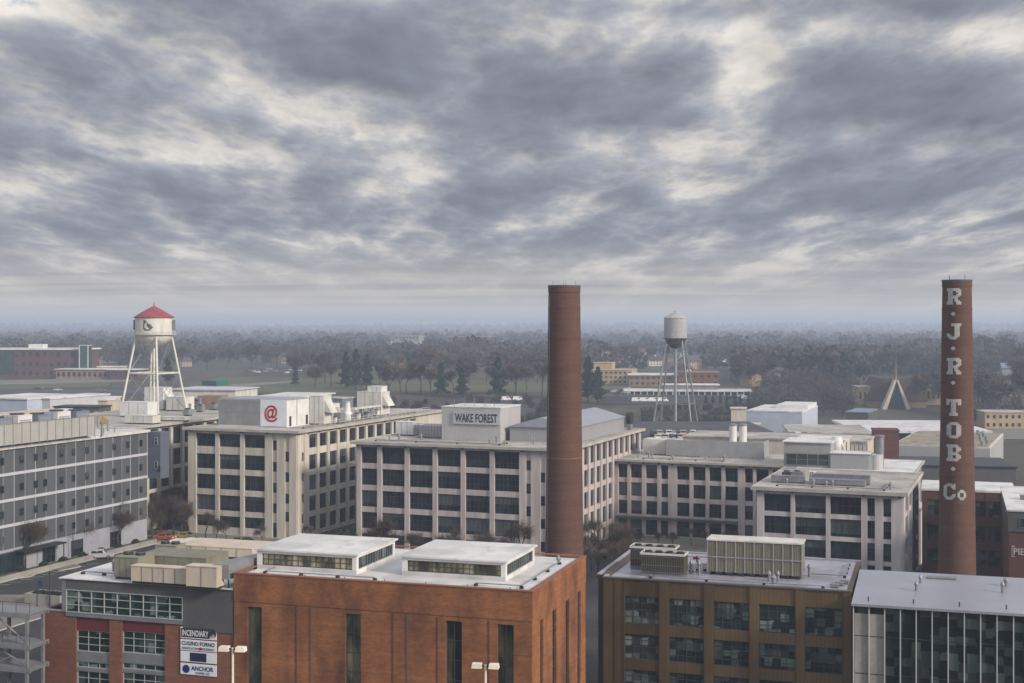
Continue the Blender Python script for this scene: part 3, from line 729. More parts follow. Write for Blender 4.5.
# local y runs from -Al (near) to 0 (far corner); the long wall faces +x
m = MB(); m.box(-22, -.3, -Al, -.05, 0, AZ-.3, 'grey_panel')
bands = [17.55, 12.95, 8.5]
zl = [AZ-.4, 17.55, 12.95, 8.5, 4.35]
pw = Al/27
m.box(-.3, 0, -Al, 0, 4.35, AZ-.3, 'grey_panel')
m.box(-.3, .03, -Al, 0, 0, 4.35, 'base_white')
m.build('wall', A.root)
pa = {}
m = MB()
for i in range(28):
    y0 = -i*pw
    m.box(.0, .09, y0-.06, y0+.04, 4.35, AZ-.5, 'screen_grey' if i % 2 else 'white_band')
m.build('pilaster', A.root)
m = MB()
for i in range(27):
    if i % 2 == 0: m.box(.002, .035, -(i+1)*pw+.05, -i*pw-.09, 4.4, AZ-.5, 'grey_panel_light')
m.build('wall_panel', A.root)
for zb in bands+[]:
    m = MB(); m.box(.0, .2, -Al, 0, zb-.25, zb+.25, 'white_band'); m.build('floor_band', A.root)
cols_y = [-2.2, -6.4, -10.6, -14.8, -18.8, -22.6, -26.0, -30.4, -32.9, -36.5, -41.5, -44, -49, -54, -59]
for yy in cols_y:
    for z in (19.3, 14.4, 9.9, 5.5):
        window(A.root, .1, yy, z, .9, 1.3, R(90), 1, 2, 'frame_dark', 'glass', .06, .1)
for yy in (-10.2, -21.6, -29.4, -37.5):
    window(A.root, .06, yy, .3, 3.3, 3.0, R(90), 3, 2, 'frame_dark', 'glass', .1, .12, name='shopfront_window')
m = MB(); m.box(.05, 2.6, -38.6, -27.5, 3.7, 3.95, 'steel_dark'); 
for yy in (-38, -33, -28): m.tube((2.3, yy, 0), (2.3, yy, 3.7), .1, .1, 'steel_dark', 6)
m.build('canopy', A.root)
m = MB(); m.box(.05, .5, -Al, -37.0, .1, 3.9, 'glass')
for i in range(14): m.box(.45, .58, -Al+i*2.4, -Al+i*2.4+.15, .1, 3.9, 'frame_white')
m.build('shopfront', A.root)
m = MB(); roofslab(m, -22, 0, -Al, 0, AZ, .5, 'dirty_white', 'roof_white'); m.build('roof', A.root)
m = MB(); m.box(.1, 3.2, .05, 3.0, 12.6, AZ-.35, 'stair_blue'); m.box(3.2-.7, 3.2+.03, 0, .05, 14, 15.2, 'steel_dark'); m.build('stair_tower', A.root)
window(A.root, 2.2, .04, 19.5, .75, 1.5, 0, 1, 2, 'frame_white', 'glass'); window(A.root, 2.2, .04, 14.6, .75, 1.5, 0, 1, 2, 'frame_white', 'glass')
# screen fence on the roof
x0, y0 = A.loc(94.5, 437.5, AZ)
e = empty('roof_screen_fence', 'long cream panel screen fence on the roof of the grey building', 'fence', A.w(x0, y0, AZ), -TH)
m = MB(); m.box(-.06, .06, -52, 0, .5, 4.1, 'screen_beige'); m.box(-6, 0, -.06, .06, .5, 4.1, 'screen_beige'); m.build('panel', e)
m = MB()
for i in range(24): m.tube((.1, -i*2.2, 0), (.1, -i*2.2, 4.3), .06, .06, 'galvanised', 5)
m.box(.06, .14, -52, 0, 4.1, 4.2, 'galvanised'); m.build('post', e)
for i in range(7):
    roofunit('pale blue rooftop chiller behind the cream screen fence', 'chiller', A, x0-5.4, y0-3-i*5.2, AZ, 3.6, 3.6, 5.0+(.25 if i % 2 else 0), ('blue_panel', 'white_paint')[i % 2], fans=1, name='rooftop_chiller', group='chillers behind the cream screen fence', louv=[('s', .3, 3.3, 3.0, 4.6)])
roofunit('flat long cream duct behind the chillers', 'duct', A, x0-11.0, y0-34, AZ, 3, 34, 5.2, 'beige_metal', name='roof_duct')
for i, (px, py) in enumerate(((102, 436), (98, 428), (108, 431), (88, 420))):
    xx, yy = A.loc(px, py, AZ); vent(A, xx, yy, AZ, .25, 2.5-.3*i, 'thin steel flue near the far end of the screen fence')
mm = MB(); mm.box(-.6, .6, -.5, .5, .1, 1.3, 'yellow'); xx, yy = A.loc(103.5, 424, AZ); e = empty('tank_unit', 'small yellow machine on the roof near the screen fence', 'machine', A.w(xx, yy, AZ), 0); mm.build('casing', e); mm = MB(); mm.tube((0,0,1.3),(0,0,1.9),.3,.25,'yellow',10); mm.build('cap', e)

# ---- recessed wing between the rose block and the front right block
E = Bld('office_block', 'rose concrete wing with a dark ground floor arcade joining the larger blocks', 'building', 800, 266.2, group='converted concrete factory blocks')
EZ = 15.8; El = E.fx(613)
m = MB(); m.box(El, 0, .6, 22, 0, EZ-.4, 'concrete_rose')
RE = [(12.05, 14.85), (8.3, 11.1), (4.55, 7.35), (.35, 3.5)]
cols = [(E.fx(a), E.fx(b), RE) for a, b in ((618.6,627.5),(630.8,642),(646,657.4),(661.2,668.3),(677,689.6),(693.2,705.7),(709.3,721.5),(725.2,738),(745,753),(756.3,768.8),(773,786))]
facade(m, E.root, 'front', 0, El, 0, EZ-.35, cols, 'concrete_rose', pier_t=.2, grid=(3, 2), bar=.06); m.build('wall', E.root)
m = MB(); roofslab(m, El+1, 0, 0, 22, EZ, .9, 'eave', 'roof_gravel', .35); m.build('roof', E.root)
brackets(E.root, 'front', [E.fx(p) for p in (616.5, 629, 644, 659.3, 672.5, 691.4, 707.5, 723.3, 741.5, 754.6, 770)], 0, EZ, .9)
m = MB(); m.box(El+1, E.fx(738), -1.3, -.21, 3.75, 4.15, 'sheet_dark'); m.build('canopy', E.root)
# its roof: long grey screen, fenced part, plant
lx, ly = E.loc(763, 459.5, EZ); wl = lx-wid(E, lx, ly, 666)
e = empty('equipment_screen', 'long flat grey metal screen on the roof of the rose wing', 'screen', E.w(lx, ly, EZ), -TH)
m = MB(); m.box(-wl, 0, 0, .25, .2, 3.5, 'sheet_dark' if 0 else 'screen_grey'); m.box(-.25, 0, .25, 7, .2, 3.5, 'screen_grey'); m.box(-wl, -wl+.25, .25, 7, .2, 3.5, 'screen_grey'); m.build('panel', e)
m = MB()
for i in range(10): m.tube((-wl*i/9, .5, 0), (-wl*i/9, .5, 3.4), .1, .1, 'steel_dark', 5)
m.build('post', e)
lx2 = lx-wl; 
e = empty('roof_cage', 'fenced white equipment cage at the end of the grey screen', 'cage', E.w(lx2, ly+1, EZ), -TH)
m = MB(); wl2 = 5.6
for i in range(12): m.tube((-.3-wl2*i/11, 0, 0), (-.3-wl2*i/11, 0, 3), .05, .05, 'dirty_white', 4)
m.box(-wl2-.3, -.2, -.04, .04, 2.9, 3.0, 'dirty_white'); m.build('fence', e); m = MB(); m.box(-wl2, -.6, .8, 5.5, .2, 3.3, 'dirty_white'); m.build('casing', e)
for i, px in enumerate((733, 743)): 
    x0, y0 = E.loc(px, 452, EZ); x, y, z = E.w(x0, y0, EZ); q = empty('vent_pipe', 'fat white exhaust cylinder behind the long grey screen', 'vent pipe', (x, y, z), 0, 'white exhaust cylinders')
    mm = MB(); mm.tube((0,0,0),(0,0,5.8), .85, .85, 'white_paint', 14); mm.build('pipe', q); mm = MB(); mm.lathe([(.95, 5.8), (.95, 6.1), (.4, 6.3)], 'galvanised', 14); mm.build('cap', q)
# beige walls and higher volume behind
E2 = Bld('low_factory', 'plain beige factory hall behind the grey roof screen', 'building', 800, 292)
wz = ZZ(430, 300)
E2b = MB(); l_ = E2.fx(683); E2b.box(l_, 14, 0, 16, 0, 18.6, 'concrete_cream'); E2b.build('wall', E2.root)
E2b = MB(); E2b.box(l_-.3, 14.3, -.3, 16.3, 18.6, 18.9, 'roof_gravel'); E2b.build('roof', E2.root)

# ---- front right block
Fb = Bld('office_block', 'squat rose concrete factory block topped with dark louvres and pale ducts', 'building', 902.5, 212, group='converted concrete factory blocks')
FZ = 17.3; Fl = Fb.fx(757); Fd = Fb.sy(917.8)
m = MB(); m.box(Fl+.6, -.6, .6, Fd, 0, FZ-.45, 'concrete_rose_pale')
RF = [(z-2.85, z) for z in (16.2, 12.6, 9.05, 5.5)]+[(.3, 2.3)]
cols = [(Fb.fx(a), Fb.fx(b), RF) for a, b in ((764,790.8),(795,826),(830.2,861.3),(867.3,875),(883.3,891.3))]
facade(m, Fb.root, 'front', 0, Fl, 0, FZ-.4, cols, 'concrete_rose_pale', pier_t=.2, grid=(5, 2))
sc = [(a, b, RF) for a, b in equal(2.6, Fd-.5, 4, 1.3)]
facade(m, Fb.root, 'side', 0, 0, Fd, FZ-.4, sc, 'concrete_rose_pale', pier_t=.2, grid=(3, 2)); m.build('wall', Fb.root)
m = MB(); roofslab(m, Fl, 0, 0, Fd, FZ, .9, 'eave', 'roof_gravel', .5); m.build('roof', Fb.root)
brackets(Fb.root, 'front', [Fb.fx(p) for p in (759, 793, 828, 863.5, 900)], 0, FZ, .9)
F2 = Bld('office_block', 'rear wing of the squat rose block with a thin white eave', 'building', 911, 240, group='converted concrete factory blocks')
m = MB(); fl = F2.fx(800); m.box(fl, -.6, .6, 22, 0, FZ-.3, 'concrete_rose_pale'); facade(m, F2.root, 'side', 0, 0, 22, FZ-.3, [(a, b, RF[:4]) for a, b in equal(1, 21.5, 5, 1.2)], 'concrete_rose_pale', pier_t=.15, grid=(3, 2)); facade(m, F2.root, 'front', 0, fl, 0, FZ-.3, [(-3, -1.2, [(13.5, 16)])], 'concrete_rose_pale'); m.build('wall', F2.root)
m = MB(); roofslab(m, fl, 0, 0, 22, FZ+.1, .8, 'eave', 'roof_white', .35); m.build('roof', F2.root)
# penthouse volumes
lx, ly, w, d, h = block_on(Fb, 829.5, 468.8, FZ, 786, 845, 453.5, 'glass', None)
lx2, ly2, w2, d2, h2 = lx, ly, w, d, h
e = empty('louvre_house', 'plant house with a dark gridded louvre front and pale flat roof', 'plant house', Fb.w(lx, ly, FZ), -TH)
hh = ZZ(443.5, yof(Fb, lx, ly))-FZ
m = MB(); m.box(-w-.4, .2, .1, 9, 0, hh, 'screen_grey'); m.build('wall', e)
m = MB(); n_ = 12
m.box(-w, -.1, 0, .097, .5, h-.2, 'glass')
m.build('louver', e); m = MB()
for i in range(5): m.box(-w+i*(w-.2)/4, -w+i*(w-.2)/4+.12, -.08, -.002, .5, h-.2, 'frame_white' if 0 else 'steel_grey')
for i in range(3): m.box(-w, -.1, -.06, -.003, .5+i*(h-.8)/2, .58+i*(h-.8)/2, 'steel_grey')
m.build('mullion', e)
m = MB(); m.box(-w-.7, .5, -.2, 9.3, hh, hh+.2, 'roof_white'); m.build('roof', e)
# upper cream block behind
lx, ly = Fb.loc(829, 445, FZ+3.8) ; 
e = empty('plant_house', 'cream flat roofed plant house above the dark louvres', 'plant house', Fb.w(lx, ly+9.5, FZ), -TH)
hz = ZZ(440.5, yof(Fb, lx, ly+9.5))-FZ; m = MB(); m.box(-w+.4, 1.6, 0, 9, 0, hz, 'concrete_cream'); m.build('wall', e); m = MB(); m.box(-w, 2, -.4, 9.4, hz, hz+.2, 'roof_white'); m.build('roof', e)
# white duct boxes
lx, ly = Fb.loc(883, 471, FZ); hx = wid(Fb, lx, ly, 830.5)
e = empty('roof_duct', 'big pale ribbed duct housing beside the dark louvres', 'duct', Fb.w(lx, ly, FZ), -TH); hh = ZZ(455, yof(Fb, lx, ly))-FZ
m = MB(); m.box(hx-lx, -2.6, 0, 5, 0, hh, 'rib_grey'); m.build('casing', e); m = MB(); m.tube((-1.4, 1.4, 0), (-1.4, 1.4, hh-.1), 1.3, 1.3, 'rib_white', 18); m.box(-2.6, -1.4, .2, 5, 0, hh-.2, 'rib_white'); m.build('duct_end', e)
m = MB(); m.box(hx-lx-.2, -2.3, -.2, 5.2, hh, hh+.15, 'white_paint'); m.build('lid', e)
e = empty('vent_pipe', 'tall ribbed steel stack rising from the pale duct housing', 'vent pipe', Fb.w(lx-.9, ly+3.4, FZ), -TH)
m = MB(); hs = ZZ(435.5, yof(Fb, lx, ly+3.4))-FZ; m.tube((0,0,0),(0,0,hs-.4), .75, .75, 'galvanised', 14)
for i in range(6): m.tube((0,0,hs*.5+i*.6),(0,0,hs*.5+i*.6+.12), .82, .82, 'galvanised', 14)
m.build('pipe', e); m = MB(); m.lathe([(.8, hs-.4), (.9, hs-.1), (.5, hs)], 'galvanised', 14); m.build('cap', e)
e = empty('vent_hood', 'white tapered ventilator hood between the two plant houses', 'vent', Fb.w(lx-9.2, ly+7.5, FZ), -TH)
m = MB(); hq = ZZ(436.5, yof(Fb, lx-9, ly+7.5))-FZ; m.lathe([(1.3, 0), (1.3, hq*.7), (.9, hq)], 'white_paint', 16); m.build('cone', e); m = MB(); m.box(-1.5, 1.5, -1.5, 1.5, 0, hq*.5, 'dirty_white'); m.build('curb', e)
for i in range(6): vent(Fb, lx-7.3+i*.75, ly+6.5, FZ, .13, hq-.9-.2*(i%2), 'thin flue in the row beside the white hood', group='row of thin flues', cap=False)
lx, ly = Fb.loc(868, 487, FZ)
for i, (dx_, dy_, w_, l2, h_) in enumerate(((-16, .8, 5.5, 1.6, 1.1), (-9.5, 0, 9, 2.2, .9), (-9, 2.6, 9, 1.6, 1.5), (-14, 2.8, 3, 2, 1.6))):
    roofunit('flat foil wrapped duct lying on the squat block roof', 'duct', Fb, lx+dx_, ly+dy_, FZ, w_, l2, h_, 'galvanised', name='roof_duct', curb=.15, group='foil ducts on the squat block')
for i in range(2):
    x0, y0 = Fb.loc(782+i*10.5, 481.5, FZ); roofunit('small teal condenser on the corner roof of the squat block', 'air conditioner', Fb, x0, y0, FZ, 1.4, 1.4, 1.5, 'glass_green', fans=1, group='teal condensers')
x0, y0 = Fb.loc(809, 482, FZ); roofunit('slim white condenser beside the teal pair', 'air conditioner', Fb, x0, y0, FZ, .9, 1.2, 1.7, 'white_paint')

# ================================================================== FRONT ROW
# ---- orange brick power house
Gb = Bld('brick_power_house', 'warm orange brick power house with tall slot windows and two white roof monitors', 'building', 532, 120, th=TG)
GZ = 20.0; Gl = Gb.fx(234); Gd = Gb.sy(585.5)
m = MB(); m.box(Gl+.5, -.5, .5, Gd-.02, 0, GZ-.5, 'brick_orange')
cols = [(Gb.fx(a), Gb.fx(b), [(.5, 16.9)]) for a, b in ((247.6,261.6),(345.3,360.8),(445.8,461.8),(497.2,513.6))]
def tallface(mb, root, face, at, s0, s1, ztop, cols, wall):
    cur = s0
    for sa, sb, rr in cols:
        if face == 'front': mb.box(cur, sa, at, at+.5, 0, ztop, wall)
        else: mb.box(at-.5, at, cur, sa, 0, ztop, wall)
        z0, z1 = rr[0]
        for za, zb in ((0, z0), (z1, ztop)):
            if face == 'front': mb.box(sa, sb, at, at+.5, za, zb, wall)
            else: mb.box(at-.5, at, sa, sb, za, zb, wall)
        if face == 'front': window(root, (sa+sb)/2, at+.28, z0, sb-sa, z1-z0, 0, 2, 9, 'frame_dark', 'glass_warm', .07)
        else: window(root, at-.28, (sa+sb)/2, z0, sb-sa, z1-z0, R(90), 2, 9, 'frame_dark', 'glass', .07)
        cur = sb
    if face == 'front': mb.box(cur, s1, at, at+.5, 0, ztop, wall)
    else: mb.box(at-.5, at, cur, s1, 0, ztop, wall)
tallface(m, Gb.root, 'front', 0, Gl, 0, GZ, cols, 'brick_orange')
sc = [(Gb.sy(a), Gb.sy(b), [(.5, 16.9)]) for a, b in ((540.3,543.3),(552.6,556.2),(565.8,569.3),(577.4,580.6))]
tallface(m, Gb.root, 'side', 0, .5, Gd, GZ, sc, 'brick_orange')
# shallow brick piers and panel joints
for a, b in ((234.5,246.6),(296,310),(378,392),(414,424),(476,487)): pass
m.box(Gl, 0, -.06, -.002, 17.35, GZ, 'brick_orange'); m.box(.002, .06, -.06, Gd, 17.35, GZ, 'brick_orange')
m.build('wall', Gb.root)
m = MB()
for px in (296.5, 310.5, 393, 407, 437.5, 489): xx = Gb.fx(px); m.box(xx-.05, xx+.05, -.05, -.003, 0, 17.2, 'sheet_dark' if px in (310.5, 407) else 'brick_dark')
for z in (3.6, 7.2, 10.8, 14.2):
    m.box(Gb.fx(513.8), -.02, -.02, -.002, z, z+.04, 'brick_dark')
m.build('wall_joint', Gb.root)
m = MB(); 
m.box(Gl-.05, .12, -.12, .38, GZ, GZ+.1, 'coping_red'); m.box(-.38, .12, .38, Gd+.1, GZ, GZ+.1, 'coping_red'); m.box(Gl-.05, Gl+.4, .38, Gd+.1, GZ, GZ+.1, 'coping_red'); m.box(Gl+.4, -.38, Gd-.35, Gd+.1, GZ, GZ+.1, 'coping_red'); m.build('coping', Gb.root)
m = MB(); m.box(Gl+.5, -.5, .5, Gd-.4, GZ-.5, GZ-.18, 'roof_white'); m.build('roof', Gb.root)
for i in range(7): vent(Gb, Gl+3+i*4.1, .9+.0*i, GZ-.18, .07, .3, 'tiny roof vent stub along the power house parapet', cap=False)
def monitor(pxl, pxr, pxs, pyb, pyt, label):
    z = GZ-.18
    lx, ly = Gb.loc(pxr, pyb, z); w = lx-wid(Gb, lx, ly, pxl); d = dep(Gb, lx, pxs)-ly
    h = ZZ(pyt, yof(Gb, lx, ly))-z
    e = empty('roof_monitor', label, 'roof monitor', Gb.w(lx, ly, z), -TG, 'white roof monitors')
    m = MB(); m.box(-w, 0, 0, d, 0, .42, 'roof_white'); m.box(-w, 0, 0, d, h-.3, h, 'white_paint')
    for (a, b_, c, dd) in ((-w, -w+.55, 0, .5), (-.45, 0, 0, .5), (-.5, 0, d-.5, d), (-w, -w+.5, d-.5, d)): m.box(a, b_, c, dd, .42, h-.3, 'white_paint')
    m.box(-w+.5, -.5, .9, d-.9, .42, h-.3, 'concrete_cream'); m.build('wall', e)
    m = MB(); m.box(-w-.25, .25, -.25, d+.25, h, h+.16, 'roof_white'); m.build('roof', e)
    window(e, (-w+.1)/2, .2, .42, w-1.0, h-.72, 0, 15, 2, 'frame_dark', 'glass_monitor', .07)
    window(e, -.2, d/2, .42, d-1.0, h-.72, R(90), 14, 1, 'steel_grey', 'glass_teal', .06)
monitor(257, 356.5, 395, 574.8, 555.5, 'white flat topped roof monitor nearer the signboards, glazed in small panes')
monitor(402, 505.5, 534.5, 581.5, 562.5, 'white flat topped roof monitor nearer the brick corner, glazed in small panes')

# ---- red brick building with signboards (left)
Hb = Bld('brick_brewery', 'red brick building with a grey metal top storey and a ribbon of gridded glass', 'building', 234, 129.2, th=TG)
HZ = 18.4; Hl = Hb.fx(42); Hg = Hb.fx(62.5); Hd = 25
HB_ = 15.0
m = MB()
m.box(Hl+.5, -.02, .5, Hd, 0, HB_-.3, 'brick_red')
bays = [(76.1, 109.4, 3), (121.8, 164.8, 4)]
wins = [(8.9 if 0 else 11.15, 13.3), (9.55, 10.15), (7.1, 9.2), (3.4, 5.6), (.6, 2.8)]
cur = Hl
for a, b, n in bays:
    xa, xb = Hb.fx(a), Hb.fx(b); m.box(cur, xa, 0, .5, 0, HB_, 'brick_red')
    zc = 0; dz_ = .0 if n == 3 else .25
    for z0, z1 in sorted(wins):
        z0 += dz_; z1 += dz_
        m.box(xa, xb, .12, .5, zc, z0, 'steel_grey'); window(Hb.root, (xa+xb)/2, .3, z0, xb-xa, z1-z0, 0, n, 1 if z1-z0 < 1 else 3, 'frame_white', 'glass_teal', .08); zc = z1
    m.box(xa, xb, .12, .5, zc, HB_, 'maroon'); cur = xb
m.box(cur, -.02, 0, .5, 0, HB_, 'brick_red'); m.box(Hl-.0, Hl+.5, .5, Hd, 0, HB_, 'brick_red'); m.build('wall', Hb.root)
m = MB(); m.box(Hl-.08, Hg, -.08, .5, HB_, HB_+.12, 'steel_grey'); m.box(Hl-.08, Hl+.5, .5, Hd, HB_, HB_+.12, 'maroon'); m.build('coping', Hb.root)
m = MB(); m.box(Hl+.5, Hg, .5, Hd, HB_-.5, HB_-.3, 'roof_dark'); m.build('lower_roof', Hb.root)
m = MB(); gl0, gl1 = Hb.fx(66.5), Hb.fx(183.5)
m.box(Hg, gl0, -.12, .5, HB_+.05, HZ, 'steel_grey'); m.box(gl1, -.02, -.12, .5, HB_+.05-.9, HZ, 'sheet_dark'); m.box(gl0, gl1, -.12, .5, HZ-1.05, HZ, 'sheet_dark'); m.box(Hg, -.02, .5, Hd, HB_-.2, HZ, 'sheet_dark')
m.box(gl0, gl1, -.12, .5, HB_-.35, HB_+.05, 'steel_grey'); m.build('upper_storey', Hb.root)
window(Hb.root, (gl0+gl1)/2, .0, HB_+.05, gl1-gl0, HZ-1.05-HB_-.05, 0, 9, 3, 'frame_white', 'glass_teal', .09, .16)
m = MB(); m.box(Hg-.25, .0, -.3, Hd+.2, HZ, HZ+.1, 'roof_white'); m.build('roof', Hb.root)
def hsign(px0, px1, py0, py1, label, rowsx, bg='sign_white'):
    x0, x1 = Hb.fx(px0), Hb.fx(px1); Y_ = yof(Hb, (x0+x1)/2, 0); z1, z0 = ZZ(py0, Y_), ZZ(py1, Y_)
    e = empty('signboard', label, 'sign', Hb.w((x0+x1)/2, -.02, z0), -TG, 'signboards on the red brick wall')
    m = MB(); m.box(-(x1-x0)/2, (x1-x0)/2, -.1, 0, 0, z1-z0, bg); m.build('board', e)
    for t, mt, cx, cz, w_, h_ in rowsx:
        W_ = x1-x0; H_ = z1-z0
        if t is None: q = MB(); q.box(W_*(cx-w_/2), W_*(cx+w_/2), -.125, -.102, H_*(cz-h_/2), H_*(cz+h_/2), mt); q.build('colour_panel', e)
        elif t == 'o': q = MB(); q.tube((W_*cx, -.13, H_*cz), (W_*cx, -.102, H_*cz), H_*h_/2, H_*h_/2, mt, 20); q.build('emblem', e)
        else:
            q = text_mesh(t, 1, mt, width=W_*w_, bold=.02, depth=.14).build('lettering', e, loc=(0, 0, 0)); zs = [v.co.z for v in q.data.vertices]
            q.scale = (1, 1, H_*h_/(max(zs)-min(zs))); q.location = (W_*cx, 0, H_*cz)
hsign(181.2, 216.8, 627.8, 638.8, 'topmost white signboard, heavy dark lettering ending in a small round figure', [(None, 'letter_dark', -.08, .5, .8, .8), ('INCENDIARY', 'sign_white', -.08, .5, .74, .55), ('o', 'letter_dark', .41, .55, .1, .7), ('o', 'sign_white', .41, .40, .1, .4)])
hsign(181.2, 216.8, 640.2, 650.8, 'second signboard down, two lines of dark lettering with a red mark', [('CUGINO FORNO', 'letter_dark', 0, .68, .92, .38), ('NEAPOLITAN', 'letter_dark', -.22, .22, .46, .2), ('PIZZERIA', 'letter_dark', .27, .22, .36, .2), ('o', 'letter_red', .06, .22, .1, .3)])
hsign(181.2, 216.8, 651.8, 662.3, 'third signboard down, navy block on pale board', [(None, 'letter_navy', 0, .5, .46, .82)])
hsign(181.2, 216.8, 664.0, 675.0, 'lowest signboard, blue round emblem and blue lettering', [('o', 'letter_blue', -.34, .5, .2, .74), ('ANCHOR', 'letter_blue', .12, .62, .62, .42), ('COFFEE CO', 'letter_blue', .12, .2, .4, .2), (None, 'sign_white', -.34, .52, .02, .5), (None, 'sign_white', -.34, .42, .12, .06)])
# rooftop: beige screens and green units
def hroof(pxl, pxr, pyb, pyt, d, label, body, cat='air handler', name='rooftop_air_handler', hood=None, fans=0, seams=4, lv=None):
    lx, ly = Hb.loc(pxr, pyb, HZ+.1); w = lx-wid(Hb, lx, ly, pxl); h = ZZ(pyt, yof(Hb, lx, ly))-HZ-.1
    return roofunit(label, cat, Hb, lx-w, ly, HZ+.1, w, d, h, body, name=name, hood=hood, fans=fans, seams=seams, louv=lv)
hroof(131, 186, 587, 569.5, 1.2, 'low cream metal duct box along the front of the roof', 'beige_metal', 'duct', 'roof_duct', seams=5)
hroof(186, 216.5, 590.5, 568, 1.4, 'taller cream duct end nearest the power house wall', 'beige_metal', 'duct', 'roof_duct', seams=2)
hroof(114, 138, 580.5, 558.5, 3.0, 'ribbed green chiller at the edge of the white roof', 'rib_green', 'chiller', 'rooftop_chiller', fans=2)
hroof(138, 206, 577.5, 559, 4.5, 'long green air handler with a pale flat lid', 'green_metal', seams=5)
hroof(155, 176, 561, 546.5, 2.0, 'square green chiller at the back of the roof', 'rib_green', 'chiller', 'rooftop_chiller', fans=2)
hroof(176, 252, 560.5, 549.5, 5.0, 'long cream air handler at the back of the roof', 'beige_metal', seams=5)
hroof(163, 205, 551.5, 545.2, 3.0, 'pale raised casing behind the long cream air handler', 'dirty_white', seams=3)
hroof(180, 236, 549.5, 543.8, 2.0, 'thin pale duct at the very back of the roof', 'dirty_white', 'duct', 'roof_duct')
# curved silver duct
e = empty('roof_duct', 'bent silver duct climbing beside the power house wall', 'duct', Hb.w(*Hb.loc(214, 588, HZ+.1), HZ+.1), -TG)
m = MB(); pts = [(0, 0, 1.2), (.2, 3, 1.3), (1.0, 6, 1.4), (2.2, 10, 1.4), (2.4, 15, 1.3)]
for i in range(4):
    p, q = pts[i], pts[i+1]; m.hexa([(p[0]-.1, p[1], .9), (p[0]+1.6, p[1], .9), (q[0]+1.6, q[1], .9), (q[0]-.1, q[1], .9)], [(p[0]-.1, p[1], 2.3), (p[0]+1.6, p[1], 2.3), (q[0]+1.6, q[1], 2.3), (q[0]-.1, q[1], 2.3)], 'galvanised')
m.build('casing', e); m = MB()
for x, y, z in pts[:4]: m.tube((x+.2, y+.3, 0), (x+.2, y+.3, .9), .08, .08, 'steel_dark', 5); m.tube((x+1.4, y+.3, 0), (x+1.4, y+.3, .9), .08, .08, 'steel_dark', 5)
m.build('leg', e)

# ---- golden metal clad building
Ib = Bld('metal_clad_building', 'bronze gold metal clad office with square gridded windows', 'building', 851.5, 140, th=TG)
IZ = 16.0; Il = Ib.fx(603.5); Id = 19.0
m = MB(); m.box(Il+.5, -.5, .5, Id, 0, IZ-.5, 'gold_clad')
RI = [(11.15, 14.15), (7.25, 10.0), (3.2, 6.1), (.3, 2.4)]
cols = [(Ib.fx(a), Ib.fx(b), RI) for a, b in ((624.4,658.9),(668.8,703.9),(713.3,749),(759,795.2),(805.2,842.4))]
facade(m, Ib.root, 'front', 0, Il, 0, IZ, cols, 'gold_clad', pier_t=.1, rec=.25, core=.5, grid=(4, 4), gl='glass_teal', bar=.08)
# set back strip on the left
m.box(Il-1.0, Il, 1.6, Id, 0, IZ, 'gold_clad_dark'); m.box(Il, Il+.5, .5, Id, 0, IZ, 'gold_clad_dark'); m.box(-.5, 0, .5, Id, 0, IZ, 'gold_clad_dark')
m.build('wall', Ib.root)
m = MB()
for px in (603.8, 615, 624, 659.5, 704.5, 749.8, 795.8, 843): xx = Ib.fx(px); m.box(xx-.04, xx+.04, -.16, -.1, 0, IZ, 'gold_clad_dark')
m.build('seam', Ib.root)
m = MB(); m.box(Il-.1, .1, -.2, .35, IZ, IZ+.12, 'sheet_dark'); m.box(Il-.1, Il+.35, .35, 1.6, IZ, IZ+.12, 'roof_membrane'); m.box(Il-1.1, Il-.65, 1.55, Id, IZ, IZ+.12, 'roof_membrane'); m.box(Il-.65, 0, Id-.35, Id, IZ, IZ+.12, 'roof_membrane'); m.build('coping', Ib.root)
m = MB(); m.box(Il+.5, -.02, .5, Id-.4, IZ-.3, IZ-.05, 'roof_membrane'); m.box(Il-.65, Il+.5, 1.9, Id-.4, IZ-.3, IZ-.05, 'roof_membrane'); m.build('roof', Ib.root)
def iroof(pxl, pxr, pyb, pyt, d, fn):
    lx, ly = Ib.loc(pxr, pyb, IZ-.05); w = lx-wid(Ib, lx, ly, pxl); h = ZZ(pyt, yof(Ib, lx, ly))-IZ+.05
    return fn(lx, ly, w, d, h)
def ctower(label):
    def f(lx, ly, w, d, h):
        e = empty('cooling_tower', label, 'cooling tower', Ib.w(lx, ly, IZ-.05), -TG, 'twin cooling towers on the gold building')
        m = MB(); m.box(-w, -.0, 0, d, .45, h, 'steel_dark'); m.build('casing', e)
        m = MB(); n = 24
        for i in range(n+1): xx = -w+(w-.06)*i/n; m.box(xx, xx+.07, -.1, -.003, .5, h-.2, 'louver_olive')
        for z in (.45, h*.5, h-.2): m.box(-w, 0, -.14, -.1, z, z+.1, 'louver_olive')
        for i in range(int(d/.3)): m.box(.003, .1, i*.3, i*.3+.08, .5, h-.2, 'louver_olive')
        m.build('louver', e)
        m = MB(); m.box(-w-.1, .1, -.15, 0, h, h+.22, 'dirty_white'); m.box(-w-.1, .1, d, d+.15, h, h+.22, 'dirty_white'); m.box(-w-.1, -w, 0, d, h, h+.22, 'dirty_white'); m.box(0, .1, 0, d, h, h+.22, 'dirty_white'); m.build('rim', e)
        for i in range(4):
            q = MB(); cx = -w+w*(i+.5)/4; q.lathe([(.42, h+.02), (.42, h+.3), (.36, h+.3), (.36, h+.05)], 'steel_dark', 12, (cx, d/2)); q.build('fan', e)
        m = MB(); m.box(-w, 0, 0, .25, 0, .45, 'steel_grey'); m.box(-w, 0, d-.25, d, 0, .45, 'steel_grey'); m.build('base_frame', e)
    return f
